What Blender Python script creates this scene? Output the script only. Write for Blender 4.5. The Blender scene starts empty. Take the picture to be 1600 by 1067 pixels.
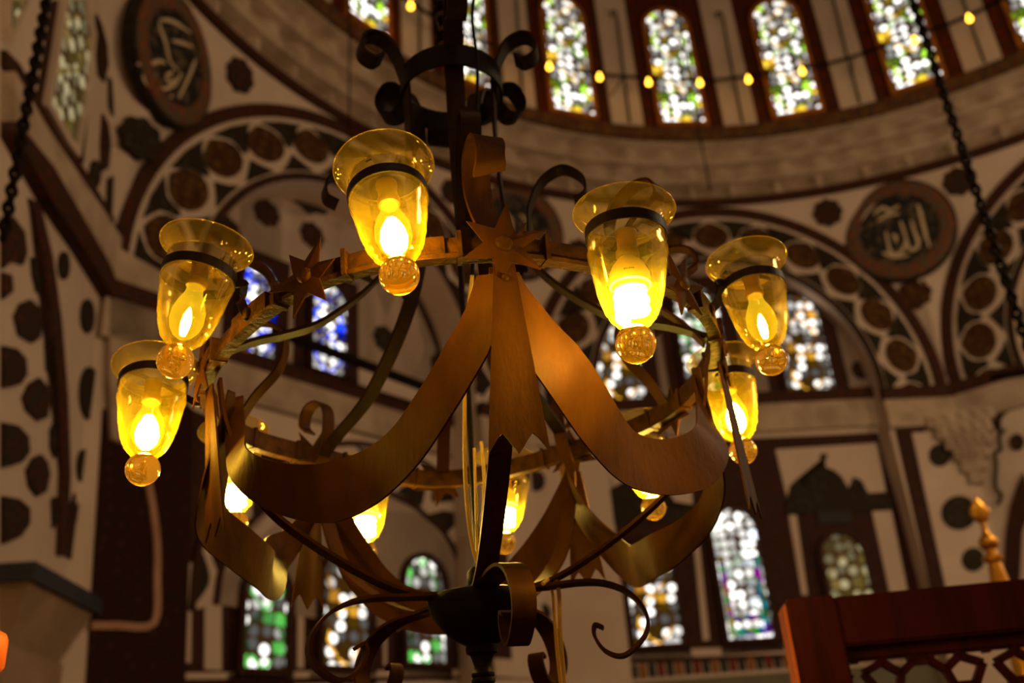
import bpy, bmesh, math, random
from math import sin, cos, tan, pi, radians, sqrt, atan2, degrees
from mathutils import Vector, Matrix
random.seed(7)
S = bpy.context.scene
COL = S.collection
V = Vector
# ------------------------------------------------------------------ camera
F, PITCH, ROLL = 1500.0, radians(25.4), radians(-4.5)
FWD = V((0, cos(PITCH), sin(PITCH))); UP0 = V((0, -sin(PITCH), cos(PITCH))); R0 = V((1, 0, 0))
RGT = R0 * cos(ROLL) + UP0 * sin(ROLL); UP = UP0 * cos(ROLL) - R0 * sin(ROLL)
cd = bpy.data.cameras.new('camera'); cam = bpy.data.objects.new('camera', cd); COL.objects.link(cam)
cam.matrix_world = Matrix((( RGT.x, UP.x, -FWD.x, 0), (RGT.y, UP.y, -FWD.y, 0), (RGT.z, UP.z, -FWD.z, 0), (0, 0, 0, 1)))
cd.sensor_width = 36; cd.lens = 36 * F / 1600; cd.clip_start = 0.05; cd.clip_end = 200
cd.dof.use_dof = True; cd.dof.focus_distance = 1.24; cd.dof.aperture_fstop = 3.4
S.camera = cam
S.view_settings.view_transform = 'Standard'; S.view_settings.look = 'None'
S.view_settings.gamma = 1; S.view_settings.exposure = 0; S.view_settings.use_curve_mapping = False

def ray(x, y):
    return (RGT * ((x - 800) / F) - UP * ((y - 533.5) / F) + FWD).normalized()

# ------------------------------------------------------------------ materials
def srgb(r, g, b):
    f = lambda c: (c / 255 / 12.92) if c <= 10 else ((c / 255 + .055) / 1.055) ** 2.4
    return (f(r), f(g), f(b), 1)
def newmat(name):
    m = bpy.data.materials.new(name); m.use_nodes = True
    nt = m.node_tree; nt.nodes.clear()
    out = nt.nodes.new('ShaderNodeOutputMaterial')
    return m, nt, out
def N(nt, t, **kw):
    n = nt.nodes.new(t)
    for k, v in kw.items():
        if k.startswith('i_'):
            key = k[2:]; key = int(key) if key.isdigit() else key.replace('_', ' ')
            n.inputs[key].default_value = v
        else: setattr(n, k, v)
    return n
def L(nt, a, b): nt.links.new(a, b)
def ramp(nt, fac, stops):
    r = nt.nodes.new('ShaderNodeValToRGB'); L(nt, fac, r.inputs[0])
    e = r.color_ramp.elements
    while len(e) < len(stops): e.new(.5)
    for k, (p, c) in enumerate(stops): e[k].position = p; e[k].color = c
    return r.outputs[0]
def paint(name, c1, c2, scale=6, rough=.8, metal=0, bump=.0, bscale=30, detail=4, stretch=None, lo=.35, hi=.65, spec=.3):
    m, nt, out = newmat(name)
    b = N(nt, 'ShaderNodeBsdfPrincipled', i_Roughness=rough, i_Metallic=metal); L(nt, b.outputs[0], out.inputs[0])
    b.inputs['Specular IOR Level'].default_value = spec
    tc = N(nt, 'ShaderNodeTexCoord'); src = tc.outputs['Object']
    if stretch:
        mp = N(nt, 'ShaderNodeMapping'); mp.inputs['Scale'].default_value = stretch; L(nt, src, mp.inputs[0]); src = mp.outputs[0]
    n = N(nt, 'ShaderNodeTexNoise', i_Scale=scale, i_Detail=detail); L(nt, src, n.inputs['Vector'])
    L(nt, ramp(nt, n.outputs[0], [(lo, c1), (hi, c2)]), b.inputs['Base Color'])
    if bump:
        n2 = N(nt, 'ShaderNodeTexNoise', i_Scale=bscale, i_Detail=3); L(nt, src, n2.inputs['Vector'])
        bp = N(nt, 'ShaderNodeBump', i_Strength=bump, i_Distance=.002); L(nt, n2.outputs[0], bp.inputs['Height']); L(nt, bp.outputs[0], b.inputs['Normal'])
    return m
def tile(name, c1, c2, c3, scale=9):
    m, nt, out = newmat(name)
    b = N(nt, 'ShaderNodeBsdfPrincipled', i_Roughness=.6); L(nt, b.outputs[0], out.inputs[0])
    b.inputs['Specular IOR Level'].default_value = .06
    tc = N(nt, 'ShaderNodeTexCoord')
    v = N(nt, 'ShaderNodeTexVoronoi', i_Scale=scale, i_Randomness=.55); L(nt, tc.outputs['Object'], v.inputs['Vector'])
    L(nt, ramp(nt, v.outputs['Distance'], [(.12, c1), (.38, c2), (.62, c3)]), b.inputs['Base Color'])
    return m
PLASTER = paint('plaster', srgb(206, 188, 168), srgb(216, 199, 180), 1.2, .9, spec=.1)
STONE = paint('carved_stone', srgb(166, 148, 126), srgb(196, 178, 154), 3, .9, bump=.5, bscale=14, spec=.1)
DIMSTONE = paint('worn_stone', srgb(146, 124, 98), srgb(170, 146, 118), 2, .9, bump=.4, bscale=10, spec=.1)
DARKBAND = tile('ornament_band', srgb(85, 59, 39), srgb(45, 39, 34), srgb(83, 45, 30), 14)
GREENORN = tile('green_ornament', srgb(74, 68, 47), srgb(44, 45, 36), srgb(53, 41, 30), 11)
REDORN = tile('red_ornament', srgb(91, 56, 36), srgb(66, 38, 27), srgb(53, 47, 38), 10)
GOLDORN = tile('ochre_ornament', srgb(106, 79, 39), srgb(85, 59, 28), srgb(69, 45, 25), 8)
TILEDARK = tile('dark_tiles', srgb(80, 53, 39), srgb(54, 39, 34), srgb(69, 41, 31), 8)
CARPET = tile('dark_red_panel', srgb(63, 30, 21), srgb(39, 24, 19), srgb(50, 22, 18), 7)
REDDRUM = tile('drum_red', srgb(92, 54, 26), srgb(66, 42, 24), srgb(100, 42, 20), 6)
GOLDTRIM = paint('gold_trim', srgb(190, 120, 40), srgb(150, 90, 30), 8, .5)
BLACKPAINT = paint('black_field', srgb(30, 28, 30), srgb(42, 38, 36), 12, .6)
SCROLLED = paint('scrolled_black_field', srgb(26, 25, 27), srgb(92, 80, 58), 9, .6, detail=1.5, lo=.52, hi=.60)
CREAM = paint('cream_lettering', srgb(214, 196, 160), srgb(200, 180, 140), 5, .7)
PINK = paint('pale_frame', srgb(178, 138, 112), srgb(160, 122, 100), 4, .8)
SLATE = paint('slate_moulding', srgb(60, 62, 70), srgb(48, 50, 56), 5, .6)
IRONDARK = paint('dark_iron', srgb(26, 17, 10), srgb(18, 12, 8), 40, .55, .0, bump=.3, bscale=120, spec=.06)
IRON = paint('bronzed_iron', srgb(70, 40, 8), srgb(54, 30, 6), 22, .50, .12, bump=.45, bscale=110, stretch=(1, 1, .4), spec=.03)
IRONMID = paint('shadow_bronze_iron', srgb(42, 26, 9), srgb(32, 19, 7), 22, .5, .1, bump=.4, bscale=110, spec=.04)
IRONR = paint('hammered_iron', srgb(74, 46, 14), srgb(48, 29, 9), 45, .5, .2, bump=.9, bscale=130, spec=.03)
BANDIRON = paint('lamp_band_iron', srgb(34, 20, 10), srgb(24, 14, 8), 60, .5, .0, bump=.3, bscale=150, spec=.08)
CABLE = paint('ivory_cable', srgb(214, 176, 92), srgb(196, 158, 76), 20, .5)
WOOD = paint('red_wood', srgb(50, 7, 4), srgb(34, 4, 3), 5, .42, bump=.2, bscale=30, stretch=(6, 6, .6), spec=.1)
ORANGEW = paint('orange_wood', srgb(214, 104, 34), srgb(196, 86, 26), 6, .4)
BRASS = paint('gilded_brass', srgb(224, 168, 60), srgb(200, 140, 44), 15, .32, .8)
RUG = tile('red_carpet', srgb(120, 40, 30), srgb(90, 28, 24), srgb(60, 30, 30), 3)
PORCELAIN = paint('socket_porcelain', srgb(130, 92, 40), srgb(110, 76, 30), 30, .4)
CFLBODY = paint('cfl_body', srgb(230, 196, 110), srgb(222, 186, 100), 20, .35)

def emit(name, col, strength):
    m, nt, out = newmat(name)
    e = N(nt, 'ShaderNodeEmission'); e.inputs[0].default_value = col; e.inputs[1].default_value = strength
    L(nt, e.outputs[0], out.inputs[0]); return m
FLAME = emit('lamp_filament', (1, .72, .18, 1), 250)
FLAMEB = emit('bright_lamp_filament', (1, .72, .18, 1), 420)
SPIRAL = emit('cfl_tube', (1, .73, .20, 1), 370)
RAILBULB = emit('rail_bulb_glow', (1, .45, .03, 1), 9)
def glassmat(name='amber_glass', d0=.006, d1=.018, de=.20, pwr=2.6):
    m, nt, out = newmat(name)
    tr = N(nt, 'ShaderNodeBsdfTransparent'); tr.inputs[0].default_value = (.97, .91, .66, 1)
    gl = N(nt, 'ShaderNodeBsdfGlossy'); gl.inputs[0].default_value = (1, .9, .6, 1); gl.inputs['Roughness'].default_value = .04
    df = N(nt, 'ShaderNodeBsdfTranslucent'); df.inputs[0].default_value = (.95, .70, .03, 1)
    lw = N(nt, 'ShaderNodeLayerWeight', i_Blend=.32)
    mr = N(nt, 'ShaderNodeMapRange', i_3=.05, i_4=.85); L(nt, lw.outputs['Facing'], mr.inputs[0])
    tc = N(nt, 'ShaderNodeTexCoord'); nz = N(nt, 'ShaderNodeTexNoise', i_Scale=60, i_Detail=6); L(nt, tc.outputs['Object'], nz.inputs['Vector'])
    dr = N(nt, 'ShaderNodeMapRange', i_1=.3, i_2=.7, i_3=d0, i_4=d1); L(nt, nz.outputs[0], dr.inputs[0])
    ad = N(nt, 'ShaderNodeMath', operation='MULTIPLY_ADD', i_1=de); pw = N(nt, 'ShaderNodeMath', operation='POWER', i_1=pwr); L(nt, lw.outputs['Facing'], pw.inputs[0]); L(nt, pw.outputs[0], ad.inputs[0]); L(nt, dr.outputs[0], ad.inputs[2])
    m1 = N(nt, 'ShaderNodeMixShader'); L(nt, ad.outputs[0], m1.inputs[0]); L(nt, tr.outputs[0], m1.inputs[1]); L(nt, df.outputs[0], m1.inputs[2])
    fr = N(nt, 'ShaderNodeFresnel', i_IOR=1.45)
    m2 = N(nt, 'ShaderNodeMixShader'); fm = N(nt, 'ShaderNodeMath', operation='MULTIPLY', i_1=.40); L(nt, fr.outputs[0], fm.inputs[0]); L(nt, fm.outputs[0], m2.inputs[0]); L(nt, m1.outputs[0], m2.inputs[1]); L(nt, gl.outputs[0], m2.inputs[2])
    L(nt, m2.outputs[0], out.inputs[0]); return m
GLASS = glassmat(); RIMGLASS = glassmat('thick_amber_rim_glass', .05, .11, .75, 1.8)
def ballmat():
    m, nt, out = newmat('solid_amber_glass')
    b = N(nt, 'ShaderNodeBsdfPrincipled', i_Roughness=.03); b.inputs['Base Color'].default_value = (1, .74, .20, 1)
    b.inputs['Transmission Weight'].default_value = 1; b.inputs['IOR'].default_value = 1.45
    tc = N(nt, 'ShaderNodeTexCoord'); nz = N(nt, 'ShaderNodeTexNoise', i_Scale=90, i_Detail=2); L(nt, tc.outputs['Object'], nz.inputs['Vector'])
    bp = N(nt, 'ShaderNodeBump', i_Strength=.06, i_Distance=.002); L(nt, nz.outputs[0], bp.inputs['Height']); L(nt, bp.outputs[0], b.inputs['Normal'])
    tl = N(nt, 'ShaderNodeBsdfTranslucent'); tl.inputs[0].default_value = (1, .62, .05, 1)
    mx = N(nt, 'ShaderNodeMixShader', i_0=.11); L(nt, b.outputs[0], mx.inputs[1]); L(nt, tl.outputs[0], mx.inputs[2])
    L(nt, mx.outputs[0], out.inputs[0]); return m
BALL = ballmat()
def envmat():
    m, nt, out = newmat('bulb_glass')
    tr = N(nt, 'ShaderNodeBsdfTransparent'); tr.inputs[0].default_value = (1, .88, .45, 1)
    e = N(nt, 'ShaderNodeEmission'); e.inputs[0].default_value = (1, .70, .03, 1); e.inputs[1].default_value = 1.0
    gl = N(nt, 'ShaderNodeBsdfGlossy'); gl.inputs['Roughness'].default_value = .08
    lw = N(nt, 'ShaderNodeLayerWeight', i_Blend=.3)
    mr = N(nt, 'ShaderNodeMapRange', i_3=.35, i_4=.8); L(nt, lw.outputs['Facing'], mr.inputs[0])
    m1 = N(nt, 'ShaderNodeMixShader'); L(nt, mr.outputs[0], m1.inputs[0]); L(nt, tr.outputs[0], m1.inputs[1]); L(nt, e.outputs[0], m1.inputs[2])
    m2 = N(nt, 'ShaderNodeMixShader', i_0=.06); L(nt, m1.outputs[0], m2.inputs[1]); L(nt, gl.outputs[0], m2.inputs[2])
    L(nt, m2.outputs[0], out.inputs[0]); return m
ENV = envmat()

def winmat(name, acc1, acc2, scale=7.0, bright=2.2, dim=.35, seed=0.0, ogee=.36, disc=.44, rnd=.4, lead=(.05, .035, .02, 1), litw=(1, .96, .88, 1)):
    """plaster stained-glass lattice lit from behind by daylight; UV in metres"""
    m, nt, out = newmat(name)
    tc = N(nt, 'ShaderNodeTexCoord'); uv = tc.outputs['UV']
    mp = N(nt, 'ShaderNodeMapping'); mp.inputs['Location'].default_value = (seed, seed * .7, 0); L(nt, uv, mp.inputs[0])
    vo = N(nt, 'ShaderNodeTexVoronoi', voronoi_dimensions='2D', feature='DISTANCE_TO_EDGE', i_Scale=scale, i_Randomness=rnd); L(nt, mp.outputs[0], vo.inputs['Vector'])
    vc = N(nt, 'ShaderNodeTexVoronoi', voronoi_dimensions='2D', feature='F1', i_Scale=scale, i_Randomness=rnd); L(nt, mp.outputs[0], vc.inputs['Vector'])
    cell = ramp(nt, vc.outputs['Distance'], [(disc - .06, (1, 1, 1, 1)), (disc + .03, (0, 0, 0, 1))])
    cell2 = ramp(nt, vo.outputs['Distance'], [(.04, (0, 0, 0, 1)), (.09, (1, 1, 1, 1))])
    # ogee chain of coloured glass: | |x| - w*|sin(pi y/p)| |
    sx = N(nt, 'ShaderNodeSeparateXYZ'); L(nt, uv, sx.inputs[0])
    ax = N(nt, 'ShaderNodeMath', operation='ABSOLUTE'); L(nt, sx.outputs[0], ax.inputs[0])
    sy = N(nt, 'ShaderNodeMath', operation='MULTIPLY', i_1=pi / (ogee * 2.1)); L(nt, sx.outputs[1], sy.inputs[0])
    si = N(nt, 'ShaderNodeMath', operation='SINE'); L(nt, sy.outputs[0], si.inputs[0])
    sa = N(nt, 'ShaderNodeMath', operation='ABSOLUTE'); L(nt, si.outputs[0], sa.inputs[0])
    sm = N(nt, 'ShaderNodeMath', operation='MULTIPLY', i_1=ogee * .8); L(nt, sa.outputs[0], sm.inputs[0])
    df = N(nt, 'ShaderNodeMath', operation='SUBTRACT'); L(nt, ax.outputs[0], df.inputs[0]); L(nt, sm.outputs[0], df.inputs[1])
    da = N(nt, 'ShaderNodeMath', operation='ABSOLUTE'); L(nt, df.outputs[0], da.inputs[0])
    lt = N(nt, 'ShaderNodeMath', operation='LESS_THAN', i_1=.028); L(nt, da.outputs[0], lt.inputs[0])
    # colour of each pane
    sc = N(nt, 'ShaderNodeSeparateColor'); L(nt, vc.outputs['Color'], sc.inputs[0])
    isac = N(nt, 'ShaderNodeMath', operation='GREATER_THAN', i_1=.86); L(nt, sc.outputs[0], isac.inputs[0])
    mx = N(nt, 'ShaderNodeMath', operation='MAXIMUM'); L(nt, lt.outputs[0], mx.inputs[0]); L(nt, isac.outputs[0], mx.inputs[1])
    nz = N(nt, 'ShaderNodeTexNoise', noise_dimensions='2D', i_Scale=2.2); L(nt, mp.outputs[0], nz.inputs['Vector'])
    acc = ramp(nt, nz.outputs[0], [(.46, acc1), (.54, acc2)])
    # outdoor brightness behind the glass varies from pane to pane
    bn = N(nt, 'ShaderNodeMapRange', i_1=.15, i_2=.75, i_3=bright, i_4=dim); L(nt, sc.outputs[1], bn.inputs[0])
    wm = N(nt, 'ShaderNodeMix', data_type='RGBA'); wm.inputs[6].default_value = litw; L(nt, mx.outputs[0], wm.inputs[0]); L(nt, acc, wm.inputs[7])
    mk = N(nt, 'ShaderNodeMath', operation='MULTIPLY'); L(nt, cell2, mk.inputs[0]); L(nt, mx.outputs[0], mk.inputs[1])
    mk2 = N(nt, 'ShaderNodeMath', operation='MAXIMUM'); L(nt, cell, mk2.inputs[0]); L(nt, mk.outputs[0], mk2.inputs[1]); cell = mk2.outputs[0]
    cm = N(nt, 'ShaderNodeMix', data_type='RGBA'); cm.inputs[6].default_value = (0, 0, 0, 1); L(nt, cell, cm.inputs[0]); L(nt, wm.outputs[2], cm.inputs[7])
    e = N(nt, 'ShaderNodeEmission'); L(nt, cm.outputs[2], e.inputs[0]); L(nt, bn.outputs[0], e.inputs[1])
    d = N(nt, 'ShaderNodeBsdfDiffuse'); d.inputs[0].default_value = (.16, .11, .05, 1)
    mxs = N(nt, 'ShaderNodeMixShader'); L(nt, cell, mxs.inputs[0]); L(nt, d.outputs[0], mxs.inputs[1]); L(nt, e.outputs[0], mxs.inputs[2])
    L(nt, mxs.outputs[0], out.inputs[0]); return m
G1, G2 = (.25, .5, .03, 1), (.75, .42, .03, 1)
W_DRUM = winmat('drum_window_glass', G1, G2, 6.4, 2.8, .35, 3.1, .34, disc=.40, rnd=.5)
W_GREEN = winmat('green_window_glass', (.08, .4, .06, 1), (.12, .5, .1, 1), 6.5, 2.0, .10, 1.7, .30)
W_AMBER = winmat('amber_window_glass', (.75, .36, .02, 1), (.5, .22, .02, 1), 6.5, 2.2, .10, 5.3, .32)
W_BLUE = winmat('blue_window_glass', (.0, .02, .9, 1), (.01, .06, .8, 1), 7.5, 2.4, .3, 8.9, .26)
W_HEX = winmat('clear_window_glass', (.8, .85, .9, 1), (.7, .8, .6, 1), 7.0, 2.4, .5, 2.2, .55)
W_GREY = winmat('shaded_window_glass', (.4, .26, .05, 1), (.45, .3, .08, 1), 6.0, .45, .14, 4.4, .32, litw=(1, .82, .42, 1))

# ------------------------------------------------------------------ mesh helpers
def obj(name, bm, mat, parent=None, smooth=True, ang=40):
    me = bpy.data.meshes.new(name)
    bmesh.ops.remove_doubles(bm, verts=bm.verts, dist=1e-6)
    bmesh.ops.recalc_face_normals(bm, faces=bm.faces)
    bm.to_mesh(me); bm.free()
    for m in (mat if isinstance(mat, (list, tuple)) else [mat]): me.materials.append(m)
    if smooth:
        me.polygons.foreach_set('use_smooth', [True] * len(me.polygons)); me.set_sharp_from_angle(angle=radians(ang))
    o = bpy.data.objects.new(name, me); COL.objects.link(o)
    if parent is not None:
        o.parent = parent; o.matrix_parent_inverse = parent.matrix_world.inverted()
    return o
def tag(o, label=None, cat=None, group=None, kind=None):
    if label: o['label'] = label
    if cat: o['category'] = cat
    if group: o['group'] = group
    if kind: o['kind'] = kind
    return o
def empty(name, loc=(0, 0, 0), mat=None):
    o = bpy.data.objects.new(name, None); COL.objects.link(o)
    o.empty_display_size = .05
    o.matrix_world = mat if mat is not None else Matrix.Translation(V(loc))
    bpy.context.view_layer.update()
    return o
def spline(pts, n=8, closed=False):
    P = [V(p) for p in pts]; out = []
    m = len(P)
    rng = range(m if closed else m - 1)
    for i in rng:
        p1, p2 = P[i], P[(i + 1) % m]
        p0 = P[i - 1] if (i > 0 or closed) else p1 * 2 - p2
        p3 = P[(i + 2) % m] if (i + 2 < m or closed) else p2 * 2 - p1
        for k in range(n):
            t = k / n
            out.append(.5 * ((2 * p1) + (p2 - p0) * t + (2 * p0 - 5 * p1 + 4 * p2 - p3) * t * t + (3 * p1 - p0 - 3 * p2 + p3) * t ** 3))
    if not closed: out.append(P[-1])
    return out
def sweep(bm, path, section, closed=False):
    """section(i, tangent) -> list of points around path[i]"""
    rings = []; n = len(path)
    for i, p in enumerate(path):
        a = path[(i - 1) % n] if (closed or i) else p; b = path[(i + 1) % n] if (closed or i < n - 1) else p
        t = (b - a).normalized()
        rings.append([bm.verts.new(q) for q in section(i, p, t)])
    k = len(rings[0])
    for i in range(n if closed else n - 1):
        A, B = rings[i], rings[(i + 1) % n]
        for j in range(k): bm.faces.new((A[j], A[(j + 1) % k], B[(j + 1) % k], B[j]))
    if not closed:
        bm.faces.new(rings[0]); bm.faces.new(rings[-1][::-1])
def strap(bm, path, width, thick, wdir, closed=False):
    """flat bar: wdir constant vector / function(i) giving the broad direction"""
    n = len(path)
    def sec(i, p, t):
        w = wdir(i, t) if callable(wdir) else wdir
        w = (w - t * w.dot(t)).normalized(); nn = t.cross(w)
        wd = width(i / max(1, n - 1)) if callable(width) else width
        a, b = w * wd / 2, nn * thick / 2
        return [p + a + b, p - a + b, p - a - b, p + a - b]
    sweep(bm, path, sec, closed)
def tube(bm, path, rad, k=8, closed=False):
    n = len(path); st = {}
    def sec(i, p, t):
        u = st.get('u')
        if u is None: u = t.orthogonal()
        u = (u - t * u.dot(t)).normalized(); st['u'] = u; v = t.cross(u)
        r = rad(i / max(1, n - 1)) if callable(rad) else rad
        return [p + (u * cos(2 * pi * j / k) + v * sin(2 * pi * j / k)) * r for j in range(k)]
    sweep(bm, path, sec, closed)
def lathe(bm, prof, k=40, mat=Matrix.Identity(4), closed=False):
    rings = []
    for r, z in prof:
        if r < 1e-6: rings.append([bm.verts.new(mat @ V((0, 0, z)))])
        else: rings.append([bm.verts.new(mat @ V((r * cos(2 * pi * j / k), r * sin(2 * pi * j / k), z))) for j in range(k)])
    m = len(rings)
    for i in range(m if closed else m - 1):
        A, B = rings[i], rings[(i + 1) % m]
        for j in range(k):
            j2 = (j + 1) % k
            if len(A) == 1 and len(B) == 1: continue
            if len(A) == 1: bm.faces.new((A[0], B[j], B[j2]))
            elif len(B) == 1: bm.faces.new((A[j], B[0], A[j2]))
            else: bm.faces.new((A[j], B[j], B[j2], A[j2]))
def plate(bm, pts, off, mi=0):
    """closed outline extruded by vector(s) off"""
    A = [bm.verts.new(p) for p in pts]; B = [bm.verts.new(V(p) + off) for p in pts]; n = len(pts)
    fs = [bm.faces.new(A), bm.faces.new(B[::-1])]
    for i in range(n): fs.append(bm.faces.new((A[i], B[i], B[(i + 1) % n], A[(i + 1) % n])))
    for f in fs: f.material_index = mi
def box(bm, c, ax, ay, az_):
    c = V(c); vs = [bm.verts.new(c + ax * i + ay * j + az_ * k) for i in (-1, 1) for j in (-1, 1) for k in (-1, 1)]
    for q in ((0, 1, 3, 2), (4, 6, 7, 5), (0, 4, 5, 1), (2, 3, 7, 6), (0, 2, 6, 4), (1, 5, 7, 3)): bm.faces.new([vs[i] for i in q])
def gridsurf(bm, rows, off=None):
    """rows of points -> sheet; off = thickness vector function(row, col)"""
    def sheet(R):
        vv = [[bm.verts.new(p) for p in r] for r in R]
        for i in range(len(vv) - 1):
            for j in range(len(vv[0]) - 1): bm.faces.new((vv[i][j], vv[i][j + 1], vv[i + 1][j + 1], vv[i + 1][j]))
        return vv
    a = sheet(rows)
    if off is not None:
        b = sheet([[V(p) + off for p in r] for r in rows])
        m, n = len(a), len(a[0])
        for j in range(n - 1):
            bm.faces.new((a[0][j], a[0][j + 1], b[0][j + 1], b[0][j])); bm.faces.new((a[m - 1][j], a[m - 1][j + 1], b[m - 1][j + 1], b[m - 1][j]))
        for i in range(m - 1):
            bm.faces.new((a[i][0], a[i + 1][0], b[i + 1][0], b[i][0])); bm.faces.new((a[i][n - 1], a[i + 1][n - 1], b[i + 1][n - 1], b[i][n - 1]))

exec_parts = []
# ================================================================== CHANDELIER
CC = V((-.086, 1.507, .634)); TX, TY = .0346, -.0503
NODES = [(-11.2, .417, 0.0), (66, .415, 0.0), (127, .372, -.03), (-151.5, .385, -.012), (-83.5, .420, 0.0)]
MIDS = [(24.2, .423), (98, .414), (169, .424), (-117, .411), (-51.4, .420)]
def PC(az, r, z, dz=0):
    a = radians(az); x = -r * sin(a); y = -r * cos(a)
    return CC + V((x, y, z + TX * x + TY * y + dz * min(1, r / .37)))
def er(az): a = radians(az); return V((-sin(a), -cos(a), 0))
def et(az): a = radians(az); return V((-cos(a), sin(a), 0))
ch = empty('chandelier', CC + V((0, 0, -.54)))
tag(ch, 'bronze-painted wrought iron chandelier ring with ribbons, stars and scrolls hanging from a chain', 'chandelier')
# ring ------------------------------------------------------------
ringpts = []
allp = sorted([(a, r) for a, r, _ in NODES] + MIDS)
ring_path = spline([PC(a, r, 0) for a, r in allp], 14, True)
ZUP = V((0, 0, 1))
bm = bmesh.new(); nR = len(ring_path)
def ringsec(i, p, t):
    o = V((t.y, -t.x, 0)).normalized()
    if o.dot(p - CC) < 0: o = -o
    return [p + o * a + ZUP * b for a, b in ((.006, .016), (.009, .005), (.008, -.007), (.013, -.012), (.012, -.018), (-.006, -.018), (-.006, .016))]
sweep(bm, ring_path, ringsec, True)
ring = obj('ring', bm, IRONR, ch)
def ringat(az):
    """point, outward, tangent of the ring nearest to azimuth"""
    best = min(range(nR), key=lambda i: abs(((degrees(atan2(-(ring_path[i] - CC).x, -(ring_path[i] - CC).y)) - az + 180) % 360) - 180))
    p = ring_path[best]; t = (ring_path[(best + 1) % nR] - ring_path[best - 1]).normalized()
    o = V((t.y, -t.x, 0)).normalized()
    if o.dot(p - CC) < 0: o = -o
    return p, o, t
LAMPAZ = [4, 42, 82, 116, 152, -176, -139, -105, -66, -32]
for a in LAMPAZ:                                                   # sleeves with a rivet where each lamp arm joins
    bm = bmesh.new()
    seg = [ringat(a + d) for d in (-5, -2.5, 0, 2.5, 5)]
    path = [p + o * .009 - ZUP * .0005 for p, o, t in seg]
    strap(bm, path, .031, .007, ZUP)
    s = obj('sleeve', bm, IRONR, ch)
    bm = bmesh.new(); p, o, t = ringat(a + 1.2)
    lathe(bm, [(0, .006), (.006, .0055), (.0095, .003), (.0105, 0), (.0105, -.002)], 16, Matrix.Translation(p + o * .012) @ o.to_track_quat('Z', 'Y').to_matrix().to_4x4())
    obj('rivet', bm, IRONR, s)
for a in [x for y in ((n[0] - 8, n[0] + 8) for n in NODES) for x in y] + [x for y in ((n[0] - 7, n[0] + 7) for n in MIDS) for x in y]:
    bm = bmesh.new(); p, o, t = ringat(a); p1, o1, t1 = ringat(a + .9)
    strap(bm, [p + o * .0045 - t * .003, p + o * .0045 + t * .003], .039, .026, ZUP)
    obj('binding_collar', bm, IRONR, ch)
# stars -----------------------------------------------------------
def star(az, rot, sc=1.0, seed=0):
    rn = random.Random(seed)
    p, o, t = ringat(az); p = p + o * .0155 - ZUP * .002; t = ZUP.cross(o)
    bm = bmesh.new(); pts = []
    for k in range(12):
        ang = rot + k * pi / 6
        r = (.060 * (1 + rn.uniform(-.12, .12)) if k % 2 == 0 else .0265) * sc
        pts.append(p + (t * cos(ang) + ZUP * sin(ang)) * r + o * (rn.uniform(-.006, .008) if k % 2 == 0 else 0))
    c0 = bm.verts.new(p + o * .004); c1 = bm.verts.new(p + o * .0005)
    A = [bm.verts.new(q) for q in pts]; B = [bm.verts.new(q - o * .0025) for q in pts]
    for k in range(12):
        k2 = (k + 1) % 12
        bm.faces.new((c0, A[k], A[k2])); bm.faces.new((c1, B[k2], B[k])); bm.faces.new((A[k], B[k], B[k2], A[k2]))
    s = obj('star', bm, IRON, ch, ang=20)
    bm = bmesh.new()
    lathe(bm, [(0, .004), (.008, .004), (.0105, .0025), (.0115, 0), (.0115, -.004)], 18, Matrix.Translation(p + o * .004) @ o.to_track_quat('Z', 'Y').to_matrix().to_4x4())
    obj('boss', bm, IRONR, s)
ROT = [1.45, 1.2, 1.9, 1.5, 1.7]
for k, (a, r, d) in enumerate(NODES): star(a, ROT[k], 1.0, k)
for k, (a, r) in enumerate(MIDS): star(a, [1.15, 1.3, 1.8, 1.5, 1.25][k], .95, 10 + k)
# upper straps ------------------------------------------------------
UPR = [(.415, .02), (.36, .05), (.30, .072), (.245, .10), (.168, .172), (.118, .25), (.092, .345), (.086, .49), (.087, .58), (.092, .65), (.118, .722), (.155, .742), (.178, .722), (.178, .69), (.155, .676), (.137, .69)]
BRN = [(.125, .235), (.133, .28), (.137, .33), (.163, .385), (.205, .407), (.240, .380), (.243, .346), (.222, .333)]
LOW = [(.405, -.02), (.392, -.09), (.362, -.165), (.32, -.222), (.26, -.268), (.185, -.312), (.12, -.34), (.055, -.353)]
BSC = [(.045, -.346), (.11, -.349), (.16, -.350), (.20, -.357), (.235, -.377), (.256, -.41), (.250, -.44), (.217, -.464), (.190, -.455), (.176, -.432), (.178, -.416), (.190, -.421)]
SCR = [(.408, .010), (.376, .056), (.336, .098), (.324, .145), (.340, .182), (.378, .199), (.412, .190), (.420, .162), (.400, .148)]
SCM = [(.40, .008), (.372, .045), (.345, .085), (.338, .125), (.352, .158), (.385, .168), (.408, .158)]
SCT = [(.37, -.01), (.354, .03), (.347, .07), (.35, .105), (.373, .130), (.405, .128), (.417, .098), (.40, .076)]
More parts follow.
